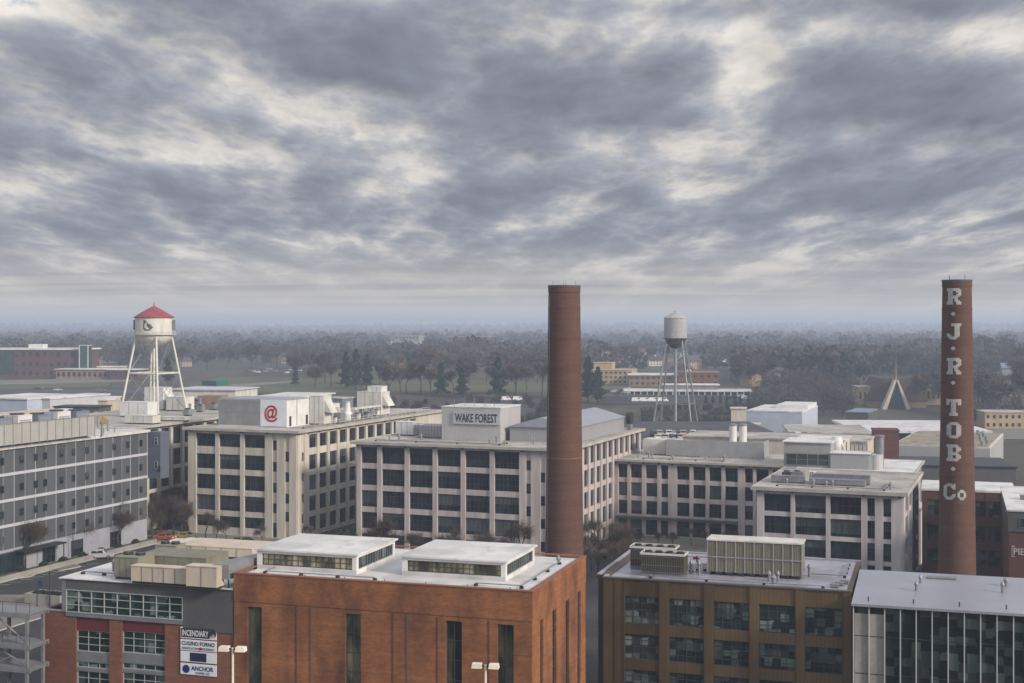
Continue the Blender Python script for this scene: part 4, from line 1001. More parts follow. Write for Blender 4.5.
iroof(630.5, 675, 572, 550, 2.2, ctower('cooling tower with a dark fan deck, standing behind its twin'))
iroof(641, 684, 578.2, 556.5, 2.2, ctower('cooling tower with a dark fan deck, the nearer of the pair to the roof edge'))
def bigbox(lx, ly, w, d, h):
    e = empty('equipment_enclosure', 'large olive grey louvred enclosure in two tiers of panels', 'enclosure', Ib.w(lx, ly, IZ-.05), -TG)
    m = MB(); m.box(-w, 0, 0, d, .4, h, 'green_metal'); m.build('wall', e)
    m = MB()
    for i in range(11): xx = -w+w*i/10; m.box(xx-.05, xx+.05, -.1, -.003, .4, h, 'screen_grey')
    m.box(-w, 0, -.12, -.1, h*.52, h*.52+.12, 'screen_grey'); 
    n = 40
    for i in range(n): xx = -w+w*i/n; m.box(xx, xx+.05, -.04, -.003, .5, h-.15, 'green_metal')
    m.build('panel_rib', e); m = MB(); m.box(-w-.12, .12, -.14, d+.12, h, h+.16, 'dirty_white'); m.build('lid', e)
    m = MB()
    for i in range(9): xx = -w+.3+(w-.6)*i/8; m.box(xx-.08, xx+.08, 0, d, 0, .4, 'steel_dark')
    m.build('base_frame', e)
iroof(707.5, 802, 580, 544.8, 3.2, bigbox)
for i, (px, py) in enumerate(((688, 572), (691, 574), (695, 571), (699, 575), (702, 571))):
    x0, y0 = Ib.loc(px, py, IZ-.05)
    if i % 2: vent(Ib, x0, y0, IZ-.05, .14, 1.1, 'short steel pipe between the cooling towers and the enclosure')
    else: roofunit('small pump box between the cooling towers and the enclosure', 'pump', Ib, x0, y0, IZ-.05, .6, .6, .8, 'white_paint', name='pump_box', seams=1, group='pumps on the gold building')
x0, y0 = Ib.loc(697, 570, IZ-.05); mm = MB(); mm.tube((0,0,0), (0,0,1.6), .1, .1, 'letter_red', 8); e = empty('standpipe', 'red standpipe between the cooling towers and the enclosure', 'pipe', Ib.w(x0, y0, IZ-.05)); mm.build('pipe', e); mm = MB(); mm.tube((-.3,0,1.3), (.3,0,1.3), .08, .08, 'letter_red', 8); mm.build('outlet', e)
for i in range(3):
    x0, y0 = Ib.loc(830+i*5, 588-i*2, IZ-.05); roofunit('low silver bracket unit near the gold building corner', 'machine', Ib, x0, y0, IZ-.05, .9, .5, .35, 'galvanised', name='pump_box', seams=1, curb=.1, group='low units near the gold building corner')

# ---- glass fronted building on the right
Jb = Bld('glass_building', 'dark glass fronted building with white fins and a pale metal roof', 'building', 1130, 128, th=TG)
JZ = 16.1; Jl = Jb.fx(852.5); Jd = 16
m = MB(); m.box(Jl, 0, .4, Jd, 0, JZ-.5, 'concrete'); m.box(Jl, 0, .1, .4, 0, 1.2, 'concrete'); m.build('wall', Jb.root)
m = MB(); m.box(Jl+.1, -.05, .2, .32, 1.2, JZ-.6, 'glass_teal'); m.build('glass_wall', Jb.root)
m = MB(); m.box(Jl+.2, Jl+3.1, .12, .197, 6.0, JZ-1.4, 'concrete'); m.build('lit_interior_panel', Jb.root)  # pale panel before the glass, its colour imitating a lit interior
m = MB(); n_ = int(-Jl/1.52)
for i in range(n_+1): xx = Jl+.1+i*1.52; m.box(xx-.05, xx+.05, -.14, .2, 1.2, JZ-.6, 'white_band')
m.build('fin', Jb.root)
m = MB()
for z in (4.6, 8.6, 12.4): m.box(Jl, 0, .12, .198, z, z+.1, 'steel_dark')
m.build('transom', Jb.root)
m = MB(); m.hexa([(Jl-.1, -.35, JZ-.6), (.2, -.35, JZ-.6), (.2, Jd, JZ-.6), (Jl-.1, Jd, JZ-.6)], [(Jl-.1, -.35, JZ-.35), (.2, -.35, JZ-.35), (.2, Jd, JZ+.25), (Jl-.1, Jd, JZ+.25)], 'seam_roof'); m.build('roof', Jb.root)
m = MB()
for i in range(12): xx = Jl+1.5+i*4.4; m.tube((xx, 1.2, JZ-.35), (xx, 1.2, JZ+.15), .07, .07, 'steel_dark', 5)
m.build('roof_anchor', Jb.root)
xx, yy = Jb.loc(946, 582, JZ-.1); roofunit('low silver skylight box on the pale metal roof', 'skylight', Jb, xx-2, yy, JZ-.2, 3, 1, .45, 'galvanised', name='roof_skylight', curb=.1)

# ================================================================== CHIMNEYS
def stack(name, label, px, Y, dtop, dbot, ztop, bands, rot=0):
    e = empty(name, label, 'chimney', (X(px, Y), Y, 0), rot, 'tall brick chimneys')
    rf = lambda z: (dbot+(dtop-dbot)*z/ztop)/2
    m = MB(); m.smooth = False; n = 48
    prof = [(rf(z), z) for z in [ztop*i/24 for i in range(24)]]+[(rf(ztop), ztop-.9), (rf(ztop)+.06, ztop-.85), (rf(ztop)+.06, ztop-.1), (rf(ztop)-.5, ztop-.1), (rf(ztop)-.5, ztop-2)]
    m.lathe(prof, 'brick_stack', n); o = m.build('shaft', e); o.data.polygons.foreach_set('use_smooth', [True]*len(o.data.polygons))
    try: o.data.set_sharp_from_angle(angle=R(40))
    except Exception: pass
    for z in bands:
        q = MB(); q.lathe([(rf(z)+.002, z-.08), (rf(z)+.05, z-.08), (rf(z)+.05, z+.08), (rf(z)+.002, z+.08)], 'brick_dark', n, close=False); q.build('steel_band', e)
    q = MB(); q.lathe([(rf(ztop)-.45, ztop-.1), (rf(ztop)+.12, ztop-.1), (rf(ztop)+.12, ztop+.16), (rf(ztop)-.45, ztop+.16), (rf(ztop)-.45, ztop-.1)], 'sheet_dark', n, close=False); q.build('cap_ring', e)
    return e, rf
Y1 = 190; zt = ZZ(286.5, Y1)
s1, rf1 = stack('brick_chimney', 'plain tall round brick chimney without lettering, nearer the middle', 564.3, Y1, 31.5/F*Y1, 40.5/F*Y1, zt, [ZZ(p, Y1) for p in (308, 338.5, 368.5)])
q = MB(); zb = ZZ(457, Y1); q.lathe([(rf1(zb)+.002, zb-.06), (rf1(zb)+.03, zb-.06), (rf1(zb)+.03, zb+.06), (rf1(zb)+.002, zb+.06)], 'coping_red', 48, close=False); q.build('mortar_band', s1)
q = MB(); a = R(205)
for z0 in range(8, int(zt)-1):
    for sgn in (-.22, .22):
        t = a+sgn/2.4; r = rf1(z0)+.16; r2 = rf1(z0+1)+.16
        q.tube((r*math.cos(t), r*math.sin(t), z0), (r2*math.cos(t), r2*math.sin(t), z0+1), .035, .035, 'galvanised', 4)
    for k in range(3):
        z = z0+k/3; r = rf1(z)+.16; q.tube((r*math.cos(a-.09), r*math.sin(a-.09), z), (r*math.cos(a+.09), r*math.sin(a+.09), z), .025, .025, 'galvanised', 4)
q.build('ladder', s1)
q = MB(); 
for t in range(4): q.tube((1.6*math.cos(t*1.6), 1.6*math.sin(t*1.6), zt-.1), (1.6*math.cos(t*1.6), 1.6*math.sin(t*1.6), zt+.8), .03, .02, 'steel_dark', 4)
q.build('lightning_rod', s1)
Y2 = 185; zt = ZZ(281, Y2)
s2, rf2 = stack('brick_chimney', 'tall round brick chimney with pale letters running down it', 957, Y2, 28/F*Y2, 38.5/F*Y2, zt, [ZZ(p, Y2) for p in (309.3, 343.8, 378.3, 473.5)])
q = MB()
for t in range(4): q.tube((1.4*math.cos(t*1.6+.4), 1.4*math.sin(t*1.6+.4), zt-.1), (1.4*math.cos(t*1.6+.4), 1.4*math.sin(t*1.6+.4), zt+.8), .03, .02, 'steel_dark', 4)
q.build('lightning_rod', s2)
GL = {'R': ["########.","#########",".###..###",".###...##",".###..###",".#######.",".######..",".###.##..",".###.###.","####..###","####..###"],
 'J': ["...######","...######",".....###.",".....###.",".....###.",".....###.",".....###.","##...###.","###..###.",".######..","..####..."],
 'T': ["#########","#########","##.###.##","##.###.##","...###...","...###...","...###...","...###...","...###...","..#####..","..#####.."],
 'O': ["..#####..",".#######.","###...###","###...###","###...###","###...###","###...###","###...###","###...###",".#######.","..#####.."],
 'B': ["#######..","########.",".###..###",".###..###",".###..##.",".######..",".#######.",".###..###",".###..###","########.","#######.."],
 'C': ["...####.#",".########","###...###","###....##","###......","###......","###......","###....##","###...###",".#######.","..#####.."],
 'o': ["..###..",".#####.","##...##","##...##","##...##",".#####.","..###.."], '.': [".##.","####","####",".##."]}
def curved(e, rf, glyph, pxc, pxw, py0, py1, Y, cx):
    g = GL[glyph]; nr = len(g); nc = len(g[0]); m = MB()
    z1, z0 = ZZ(py0, Y-rf(30)), ZZ(py1, Y-rf(30)); w = pxw/F*Y*.985; off = (pxc-cx)/F*(Y-rf(30)); r0 = rf((z0+z1)/2)
    view = math.atan2(0-Y, 0-X(cx, Y))         # direction from the stack towards the viewing hill
    a0 = math.asin(max(-.95, min(.95, off/r0)))
    for r in range(nr):
        za = z1-(z1-z0)*(r+1)/nr; zb = z1-(z1-z0)*r/nr
        c = 0
        while c < nc:
            if g[r][c] == '#':
                c2 = c
                while c2 < nc and g[r][c2] == '#': c2 += 1
                k = max(1, c2-c)
                for j in range(k):
                    ta = view+a0+(((c+j)/nc)-.5)*w/r0; tb = view+a0+(((c+j+1)/nc)-.5)*w/r0
                    ra, rb = rf(za)+.035, rf(zb)+.035
                    m.poly([(ra*math.cos(ta), ra*math.sin(ta), za), (ra*math.cos(tb), ra*math.sin(tb), za), (rb*math.cos(tb), rb*math.sin(tb), zb), (rb*math.cos(ta), rb*math.sin(ta), zb)], 'letter_white')
                c = c2
            else: c += 1
    # give the lettering thickness: an inner skin against the brick
    n = len(m.v); nf = len(m.f)
    for f in list(m.f):
        for a_, b_ in ((f[0], f[1]), (f[1], f[2]), (f[2], f[3]), (f[3], f[0])):
            pa, pb = m.v[a_], m.v[b_]
            s = lambda p: (p[0]*(1-.036/math.hypot(p[0], p[1])), p[1]*(1-.036/math.hypot(p[0], p[1])), p[2])
            m.poly([pb, pa, s(pa), s(pb)], 'letter_white')
    m.build('painted_letter', e)
CX2 = 957
for g, pc, pw_, a, b in (('R', 953.8, 14.5, 288, 304.5), ('.', 953.3, 4.2, 312, 315.8), ('J', 953.9, 14.5, 323.3, 339.5), ('.', 953.2, 4.2, 346.6, 350.3), ('R', 953.8, 14.5, 358, 374.5), ('.', 953.2, 4.2, 381, 384.8),
        ('T', 953.6, 15, 399.3, 416), ('O', 953.8, 14.5, 422.3, 438.5), ('B', 953.6, 14.5, 444.6, 461.5), ('.', 953.3, 4.4, 467.2, 471), ('C', 949.4, 12.8, 483.8, 500.2), ('o', 961.6, 8.6, 489.8, 500.2)):
    curved(s2, rf2, g, pc, pw_, a, b, Y2, CX2)

# ================================================================== WATER TOWERS
def ring_pts(r, n, rot): return [(r*math.cos(rot+2*math.pi*i/n), r*math.sin(rot+2*math.pi*i/n)) for i in range(n)]
Y3 = 325; x3 = X(154, Y3); sc3 = Y3/F
zf = BZ; e = empty('water_tower', 'white water tower with a red conical cap standing on the cream block roof', 'water tower', (x3, Y3, zf), 0)
r = 18.3*sc3; z = lambda py: ZZ(py, Y3)-zf
m = MB(); m.smooth = True
prof = [(.4, z(346.5)), (r*.45, z(345.2)), (r*.75, z(342)), (r*.93, z(338.5)), (r, z(334))]+[(r, z(317.5))]
m.lathe(prof, 'tank_white', 40); t = m.build('tank', e)
try: t.data.set_sharp_from_angle(angle=R(35))
except Exception: pass
m = MB(); m.lathe([(r+.35, z(317.8)), (r+.35, z(317)), (r*.5, z(310.5)), (.2, z(306))], 'tower_red', 24); m.build('roof', t)
m = MB(); m.tube((0,0,z(306)), (0,0,z(302.5)), .15, .08, 'tower_red', 8); m.build('finial', t)
m = MB(); m.lathe([(r+.02, z(334.6)), (r+.75, z(334.6)), (r+.75, z(334.1)), (r+.02, z(334.1))], 'dirty_white', 32, close=False)
m.lathe([(r+.7, z(331.6)), (r+.78, z(331.6)), (r+.78, z(331.2)), (r+.7, z(331.2))], 'dirty_white', 32, close=False)
for x, y in ring_pts(r+.74, 32, 0): m.tube((x, y, z(334.2)), (x, y, z(331.4)), .03, .03, 'dirty_white', 4)
m.build('balcony', t)
for k, t0 in enumerate((R(180), R(165), R(-2), R(10), R(60), R(120))):
    q = MB(); xx, yy = (r+.35)*math.cos(t0), (r+.35)*math.sin(t0); q.box(xx-.2, xx+.2, yy-.2, yy+.2, z(330), z(320), 'steel_grey'); q.build('antenna_panel', t)
# dark painted emblem, curved on the tank
def decal(parent, r, cells, t0, z0, cw, chh, mt, name):
    m = MB(); nr = len(cells)
    for i, row in enumerate(cells):
        for j, ch in enumerate(row):
            if ch != '#': continue
            a, b = t0+j*cw/r, t0+(j+1)*cw/r; za, zb = z0-(i+1)*chh, z0-i*chh
            m.hexa([(r*math.cos(a), r*math.sin(a), za), ((r+.03)*math.cos(a), (r+.03)*math.sin(a), za), ((r+.03)*math.cos(b), (r+.03)*math.sin(b), za), (r*math.cos(b), r*math.sin(b), za)],
                   [(r*math.cos(a), r*math.sin(a), zb), ((r+.03)*math.cos(a), (r+.03)*math.sin(a), zb), ((r+.03)*math.cos(b), (r+.03)*math.sin(b), zb), (r*math.cos(b), r*math.sin(b), zb)], mt)
    m.build(name, parent)
decal(t, r, ["##......", "###.....", "##.#....", "#..###..", "#..####.", "#...####", "##...##.", ".#####.."], R(-109), z(320), .3, .32, 'emblem_grey', 'painted_emblem')
rot = R(-68); rb = 7.9; rt = r*.95
tops = ring_pts(rt, 4, rot); bots = ring_pts(rb, 4, rot)
zt_, zm = z(336), z(373)
rm = rt+(rb-rt)*((zt_-zm)/zt_)
mids = ring_pts(rm, 4, rot)
for i in range(4):
    q = MB(); q.tube((*bots[i], 0), (*mids[i], zm), .27, .25, 'tank_white', 10); q.tube((*mids[i], zm), (*tops[i], zt_), .25, .25, 'tank_white', 10); q.box(bots[i][0]-.7, bots[i][0]+.7, bots[i][1]-.7, bots[i][1]+.7, 0, .3, 'concrete'); q.build('leg', e)
m = MB()
for i in range(4): m.tube((*mids[i], zm), (*mids[(i+1)%4], zm), .2, .2, 'tank_white', 8)
m.build('strut_ring', e)
for i in range(4):
    j = (i+1) % 4; q = MB()
    for (p, a, s_, b) in ((mids[i], zm, tops[j], zt_), (mids[j], zm, tops[i], zt_), (bots[i], .3, mids[j], zm), (bots[j], .3, mids[i], zm)): q.tube((*p, a), (*s_, b), .055, .055, 'galvanised', 5)
    q.build('cross_brace', e)
m = MB(); m.tube((0,0,0), (0,0,z(346)), .26, .26, 'tank_white', 12); m.build('riser_pipe', e)

Y4 = 515; x4 = X(675.5, Y4); sc4 = Y4/F; r = 11.3*sc4; z = lambda py: ZZ(py, Y4)
e = empty('water_tower', 'grey white water tower with a dark bowl, on tall lattice legs beyond the roofs', 'water tower', (x4, Y4, 0), 0)
m = MB(); m.lathe([(r, z(338)), (r, z(318.3))], 'tank_grey', 36); 
t = m.build('tank', e)
for zz_ in (322, 326, 330, 334):
    pass
q = MB()
for zz_ in (322.5, 327, 331.5, 336): q.lathe([(r+.002, z(zz_)-.08), (r+.07, z(zz_)-.08), (r+.07, z(zz_)+.08), (r+.002, z(zz_)+.08)], 'tank_grey', 36, close=False)
q.build('hoop', t)
m = MB(); m.lathe([(r+.25, z(318.3)), (r+.25, z(317.9)), (.25, z(311.6))], 'tank_grey', 12); m.tube((0,0,z(312)), (0,0,z(311)), .5, .4, 'tank_grey', 8); m.build('roof', t)
m = MB(); m.smooth = True; m.lathe([(.7, z(348.5)), (r*.4, z(347.5)), (r*.75, z(344)), (r*.97, z(338.8)), (r+.05, z(338))], 'tank_rust', 36); m.build('bowl', t)
m = MB(); m.lathe([(r+.01, z(338.6)), (r+.8, z(338.6)), (r+.8, z(338.1)), (r+.01, z(338.1))], 'tank_rust', 32, close=False); m.build('balcony', t)
rot = R(28); tops = ring_pts(r*.97, 4, rot); bots = ring_pts(11.4, 4, rot); zt_ = z(341)
for i in range(4):
    q = MB(); q.tube((*bots[i], 0), (*tops[i], zt_), .36, .32, 'steel_grey', 8); q.build('leg', e)
lv = [.0, .33, .66]
def at(i, f): return (bots[i][0]+(tops[i][0]-bots[i][0])*f, bots[i][1]+(tops[i][1]-bots[i][1])*f, zt_*f)
for f in (.36, .68):
    q = MB()
    for i in range(4): q.tube(at(i, f), at((i+1)%4, f), .16, .16, 'steel_grey', 6)
    q.build('strut_ring', e)
for i in range(4):
    q = MB()
    for f0, f1 in ((.02, .36), (.36, .68), (.68, 1)): q.tube(at(i, f0), at((i+1)%4, f1), .06, .06, 'steel_grey', 4); q.tube(at((i+1)%4, f0), at(i, f1), .06, .06, 'steel_grey', 4)
    q.build('cross_brace', e)
m = MB(); m.tube((0,0,0), (0,0,z(348)), .55, .55, 'screen_grey', 12); m.build('riser_pipe', e)

# ================================================================== STREETS
def GT(px, py):
    lo, hi = 60.0, 8500.0
    y = lo
    while y < hi:
        if ZZ(py, y) <= gz(X(px, y), y): break
        y *= 1.01
    a, b = y/1.01, y
    for _ in range(20):
        c = (a+b)/2
        if ZZ(py, c) <= gz(X(px, c), c): b = c
        else: a = c
    return (X(px, b), b)
def drape(name, c4, off, mt, n=10, **k):
    """quad patch of ground cover laid over the land; corners given as ground points"""
    m = MB(); P = [Vector(p) for p in c4]; kk = m.mi(mt)
    for j in range(n+1):
        for i in range(n+1):
            s, t = i/n, j/n; q = (P[0]*(1-s)+P[1]*s)*(1-t)+(P[3]*(1-s)+P[2]*s)*t
            m.v.append((q.x, q.y, gz(q.x, q.y)+off))
    for j in range(n):
        for i in range(n): a = j*(n+1)+i; m.f.append((a, a+1, a+n+2, a+n+1)); m.m.append(kk)
    return m.build(name, kind=k.pop('kind', 'structure'), **k)
sheet('street', [(-190, 60), (230, 60), (230, 345), (-190, 345)], .006, 'asphalt', label='dark asphalt streets between the factory blocks')
def slab(name, pts, h, mt='pavement', kerb='kerb', **k):
    m = MB(); m.hexa([(x, y, .008) for x, y in pts], [(x, y, h) for x, y in pts], mt)
    n = len(pts); c = Vector((sum(p[0] for p in pts)/n, sum(p[1] for p in pts)/n))
    o = m.build(name, kind='structure', **k)
    m = MB()
    for i in range(n):
        a, b = Vector(pts[i]), Vector(pts[(i+1) % n]); d = (b-a).normalized(); nn = Vector((d.y, -d.x))
        if (c-a).dot(nn) > 0: nn = -nn
        p = [a, b, b+nn*.18, a+nn*.18]
        if (p[1]-p[0]).cross(p[2]-p[0]) < 0: p.reverse()
        m.hexa([(q.x, q.y, .009) for q in p], [(q.x, q.y, h+.01) for q in p], kerb)
    m.build('kerb', kind='structure'); return o
Aw = lambda x, y: A.w(x, y)[:2]
slab('pavement', [Aw(.3, -74), Aw(4.6, -74), Aw(4.6, 2), Aw(.3, 2)], .14)
m = MB(); m.box(4.2, 4.6, -70, -3, .15, .95, 'concrete'); m.box(2.2, 4.2, -70, -3, .15, .75, 'grass'); o = m.build('planter_wall', loc=A.w(0, 0, 0), rz=-TH, label='low concrete planter wall along the pavement of the grey panelled building', cat='planter')
slab('pavement', [G(30, 571), G(60, 571), G(80, 567), G(72, 563.5), G(44, 566)], .14, label='kerbed traffic island in the street')
slab('pavement', [G(-30, 640), G(48, 616), G(70, 604), G(30, 596), G(-30, 596)], .14, label='pavement corner beside the steel frame')
slab('pavement', [G(-30, 589), G(0, 581), G(30, 577), G(40, 572), G(18, 572), G(-30, 576)], .14, label='pale kerbed verge on the far side of the street')
for i in range(9):
    a = Vector(G(4+i*11, 585-i*2.6)); sheet('lane_marking', [(a.x-1, a.y-.08), (a.x+1, a.y+.35), (a.x+1, a.y+.5), (a.x-1, a.y+.07)], .011, 'marking')
slab('pavement', [C.w(Cl-14, -7)[:2], C.w(3, -7)[:2], C.w(3, -.3)[:2], C.w(Cl-14, -.3)[:2]], .14, label='pavement in front of the cream block')
slab('pavement', [D.w(Dl-2, -9)[:2], D.w(4, -9)[:2], D.w(4, -.3)[:2], D.w(Dl-2, -.3)[:2]], .14, label='pavement in front of the rose block')
slab('plaza', [E.w(El+2, -22)[:2], E.w(-2, -22)[:2], E.w(-2, -.3)[:2], E.w(El+2, -.3)[:2]], .14, label='paved court before the arcade')
slab('plaza', [(-73, 285), (-60, 278), (-48, 330), (-64, 335)], .14, label='paved court between the cream blocks')
# planter box
x, y = G(42, 606); e = empty('planter_box', 'square concrete planter box holding low green shrubs', 'planter', (x, y, .15), -TH)
m = MB(); m.box(-3.4, 3.4, 0, .3, 0, 1.6, 'concrete'); m.box(-3.4, 3.4, 3.2, 3.5, 0, 1.6, 'concrete'); m.box(-3.4, -3.1, .3, 3.2, 0, 1.6, 'concrete'); m.box(3.1, 3.4, .3, 3.2, 0, 1.6, 'concrete'); m.build('wall', e)
m = MB(); m.box(-3.1, 3.1, .3, 3.2, 0, 1.3, 'bark'); m.build('soil', e)
# retaining walls between the cream blocks
for lab, p0, p1, h in (('stepped grey retaining wall between the cream blocks', (150, 527), (196, 520), 2.2), ('low far retaining wall under the bare court trees', (152, 515), (196, 509), 3.0)):
    a, b = Vector(G(*p0)), Vector(G(*p1)); d = (b-a); L_ = d.length; m = MB(); m.box(0, L_, -.2, .2, 0, h, 'concrete'); m.box(-.05, L_+.05, -.28, .28, h, h+.12, 'pavement')
    o = m.build('retaining_wall', loc=(a.x, a.y, 0), rz=math.atan2(d.y, d.x)); tag(o, lab, 'wall')
e = empty('entrance_canopy', 'flat grey entrance canopy on posts between the cream blocks', 'canopy', (*G(166, 512), 0), -TH)
m = MB(); m.box(-5, 5, -2, 2, 3.6, 3.9, 'steel_grey'); m.build('roof', e)
for sx in (-4.6, 4.6):
    for sy_ in (-1.7, 1.7): m = MB(); m.tube((sx, sy_, 0), (sx, sy_, 3.6), .12, .12, 'steel_grey', 8); m.build('post', e)

# ------------------------------------------------------------------ steel frame bottom left
Y5 = 131; x5 = X(31, Y5)
e = empty('steel_frame', 'open galvanised steel frame with two decks and diagonal braces beside the red brick wall', 'steel frame', (x5, Y5, 0), -TG)
def zz5(py): return ZZ(py, Y5-1)
for ztop_, th_ in ((zz5(616), .5), (zz5(648), .45), (zz5(671), .5)):
    m = MB(); m.box(-16, 0, 0, 2.7, ztop_-.16, ztop_, 'steel_grey'); 
    m.box(-16, 0, -.12, .0, ztop_-th_, ztop_+.02, 'galvanised'); m.box(-16, 0, 2.7, 2.82, ztop_-th_, ztop_+.02, 'galvanised')
    m.build('deck', e)
    m = MB()
    for i in range(12): m.box(-15.8+i*1.4, -15.65+i*1.4, 0, 2.7, ztop_-.45, ztop_-.165, 'galvanised')
    m.build('joist', e)
for xx in (-.5, -4.5, -8.5, -12.5):
    for yy in (.05, 2.5):
        m = MB(); m.box(xx-.14, xx+.14, yy-.14, yy+.14, 0, zz5(616)-.2, 'galvanised'); m.build('column', e)
for xa, xb in ((-4.5, -.5), (-8.5, -4.5), (-12.5, -8.5)):
    for za, zb in ((zz5(648), zz5(620)), (zz5(671), zz5(652)), (.3, zz5(678))):
        m = MB(); m.tube((xa, .3, zb), (xb, .3, za), .09, .09, 'galvanised', 6); m.tube((xa, .3, za), ((xa+xb)/2, .3, (za+zb)/2), .09, .09, 'galvanised', 6); m.build('brace', e)
m = MB()
for zt_ in (zz5(616), zz5(648)):
    for i in range(11): m.tube((-15.9+i*1.58, -.06, zt_), (-15.9+i*1.58, -.06, zt_+1.05), .025, .025, 'steel_dark', 4)
    m.box(-16, 0, -.08, -.04, zt_+1.0, zt_+1.05, 'steel_dark')
m.build('handrail', e)

# ------------------------------------------------------------------ lamps
def twin_lamp(px, py, Y, label):
    z = ZZ(py, Y); e = empty('twin_parking_lamp', label, 'lamp post', (X(px, Y), Y, 0), R(-8))
    m = MB(); m.tube((0,0,0), (0,0,z-.1), .13, .085, 'lamp_head', 10); m.build('pole', e)
    m = MB(); m.box(-.3, .3, -.05, .05, z-.22, z-.12, 'steel_dark'); m.build('arm', e)
    for s in (-1, 1):
        m = MB(); a, b = (.25*s, .98*s); 
        if a > b: a, b = b, a
        m.hexa([(a, -.3, z-.32), (b, -.3, z-.32), (b, .3, z-.32), (a, .3, z-.32)], [(a+.04, -.27, z+.0), (b-.04, -.27, z+.0), (b-.04, .27, z+.0), (a+.04, .27, z+.0)], 'lamp_head'); h = m.build('lamp_head', e)
        m = MB(); m.box(a+.08, b-.08, -.22, .22, z-.345, z-.322, 'steel_dark'); m.build('lens', h)
twin_lamp(232.7, 646.5, 96, 'tall twin headed parking lamp in front of the brick seam beside the signboards')
twin_lamp(485.5, 663.5, 96, 'tall twin headed parking lamp in front of the orange brick wall')
def street_lamp(px, py, h, label, rz=0):
    x, y = GT(px, py); e = empty('street_lamp', label, 'street lamp', (x, y, gz(x, y)+.02), rz)
    m = MB(); m.tube((0,0,0), (0,0,h), .1, .07, 'steel_dark', 8); m.tube((0,0,0), (0,0,.5), .18, .16, 'steel_dark', 8); m.build('pole', e)
    m = MB(); m.tube((0,0,h-.1), (.9,0,h+.1), .05, .05, 'steel_dark', 6); m.build('arm', e)
    m = MB(); m.box(.7, 1.35, -.16, .16, h+.02, h+.16, 'steel_dark'); hd = m.build('lamp_head', e); m = MB(); m.box(.78, 1.28, -.12, .12, h-.01, h+.018, 'sign_white'); m.build('lens', hd)
street_lamp(49.5, 607, 5.6, 'black street lamp standing beside the planter box')
street_lamp(37, 611, 3.6, 'shorter black post lamp in front of the planter box')
street_lamp(254, 537, 7.5, 'street lamp in front of the cream block windows')
street_lamp(73, 560, 5.0, 'black street lamp on the traffic island')
x, y = G(37.5, 598); e = empty('street_sign', 'small blue street sign on a thin post by the planter', 'sign', (x+.4, y, .15)); m = MB(); m.tube((0,0,0),(0,0,2.4),.05,.05,'steel_dark',6); m.build('post', e); m = MB(); m.box(-.35,.35,-.03,.03,1.8,2.6,'letter_blue'); m.build('panel', e)

# ------------------------------------------------------------------ vehicles
def prof_body(kind):
    if kind == 'suv': return [(-2.3,.35),(-2.32,.75),(-2.2,1.0),(-2.1,1.05),(-1.75,1.62),(-.1,1.72),(.5,1.66),(1.15,1.08),(2.05,.95),(2.3,.7),(2.3,.35)]
    if kind == 'van': return [(-2.6,.35),(-2.62,1.0),(-2.55,2.05),(-2.3,2.2),(1.0,2.2),(1.6,1.95),(2.1,1.2),(2.6,1.0),(2.65,.35)]
    return [(-2.2,.32),(-2.25,.75),(-2.1,.98),(-1.5,1.02),(-1.0,1.40),(-.1,1.46),(.4,1.42),(1.1,.98),(2.0,.85),(2.22,.6),(2.22,.32)]
CARS = {}
def car_master(kind):
    e = empty('parked_car' if kind != 'van' else 'parked_van', 'x', 'car')
    P = prof_body(kind); m = MB(); hw = .9; n = len(P)
    def half(z): return hw if z < 1.02 else hw-.16*(z-1.02)/.6
    a = [(x, -half(z), z) for x, z in P]; b = [(x, half(z), z) for x, z in P]
    m.hexa(list(a), list(b), 'car_paint') ; body = m.build('body', e)
    top = max(z for _, z in P); g = MB()
    if kind == 'van': sidew = [(.2, 1.25, 1.45, 1.95)]
    elif kind == 'suv': sidew = [(-1.75, -.75, 1.12, 1.56), (-.65, .3, 1.12, 1.6)]
    else: sidew = [(-1.0, -.4, 1.03, 1.33), (-.32, .45, 1.03, 1.36)]
    for s in (-1, 1):
        for x0, x1, z0, z1 in sidew:
            y0, y1 = s*(half(z0)+.012), s*(half(z1)+.012)
            g.poly([(x0, y0, z0), (x1+.15, y0, z0), (x1, y1, z1), (x0+.12, y1, z1)] if s < 0 else [(x0+.12, y1, z1), (x1, y1, z1), (x1+.15, y0, z0), (x0, y0, z0)], 'glass')
    g.build('side_window', e)
    if kind == 'sedan': ws, rs = ((.45,1.40),(1.08,1.0)), ((-1.02,1.38),(-1.46,1.05))
    elif kind == 'suv': ws, rs = ((.55,1.62),(1.12,1.12)), ((-1.78,1.58),(-2.05,1.12))
    else: ws, rs = ((1.63,1.9),(2.06,1.26)), ((-2.56,1.95),(-2.59,1.3))
    for nm, w in (('windscreen', ws), ('rear_window', rs)):
        g = MB(); (xa, za), (xb, zb) = w; o_ = .02 if nm == 'windscreen' else -.02
        g.poly([(xb+o_, -half(zb)+.1, zb+.02), (xb+o_, half(zb)-.1, zb+.02), (xa+o_, half(za)-.08, za+.02), (xa+o_, -half(za)+.08, za+.02)], 'glass'); g.build(nm, e)
    for xx in (-1.4, 1.4):
        for s in (-1, 1): 
            w = MB(); w.tube((xx, s*.74, .34), (xx, s*.94, .34), .34, .34, 'tyre', 14); wh = w.build('wheel', e)
            w = MB(); w.tube((xx, s*.935, .34), (xx, s*.95, .34), .2, .2, 'galvanised', 10); w.build('rim', wh)
    for s in (-1, 1):
        w = MB(); w.box(P[-2][0]-.12, P[-2][0]+.02, s*.6-.18, s*.6+.18, .62, .78, 'headlight'); w.build('headlight', e)
        w = MB(); w.box(P[0][0]-.03, P[0][0]+.1, s*.68-.12, s*.68+.12, .72, .9, 'letter_red'); w.build('tail_light', e)
    remember(e); CARS[kind] = [e, False]
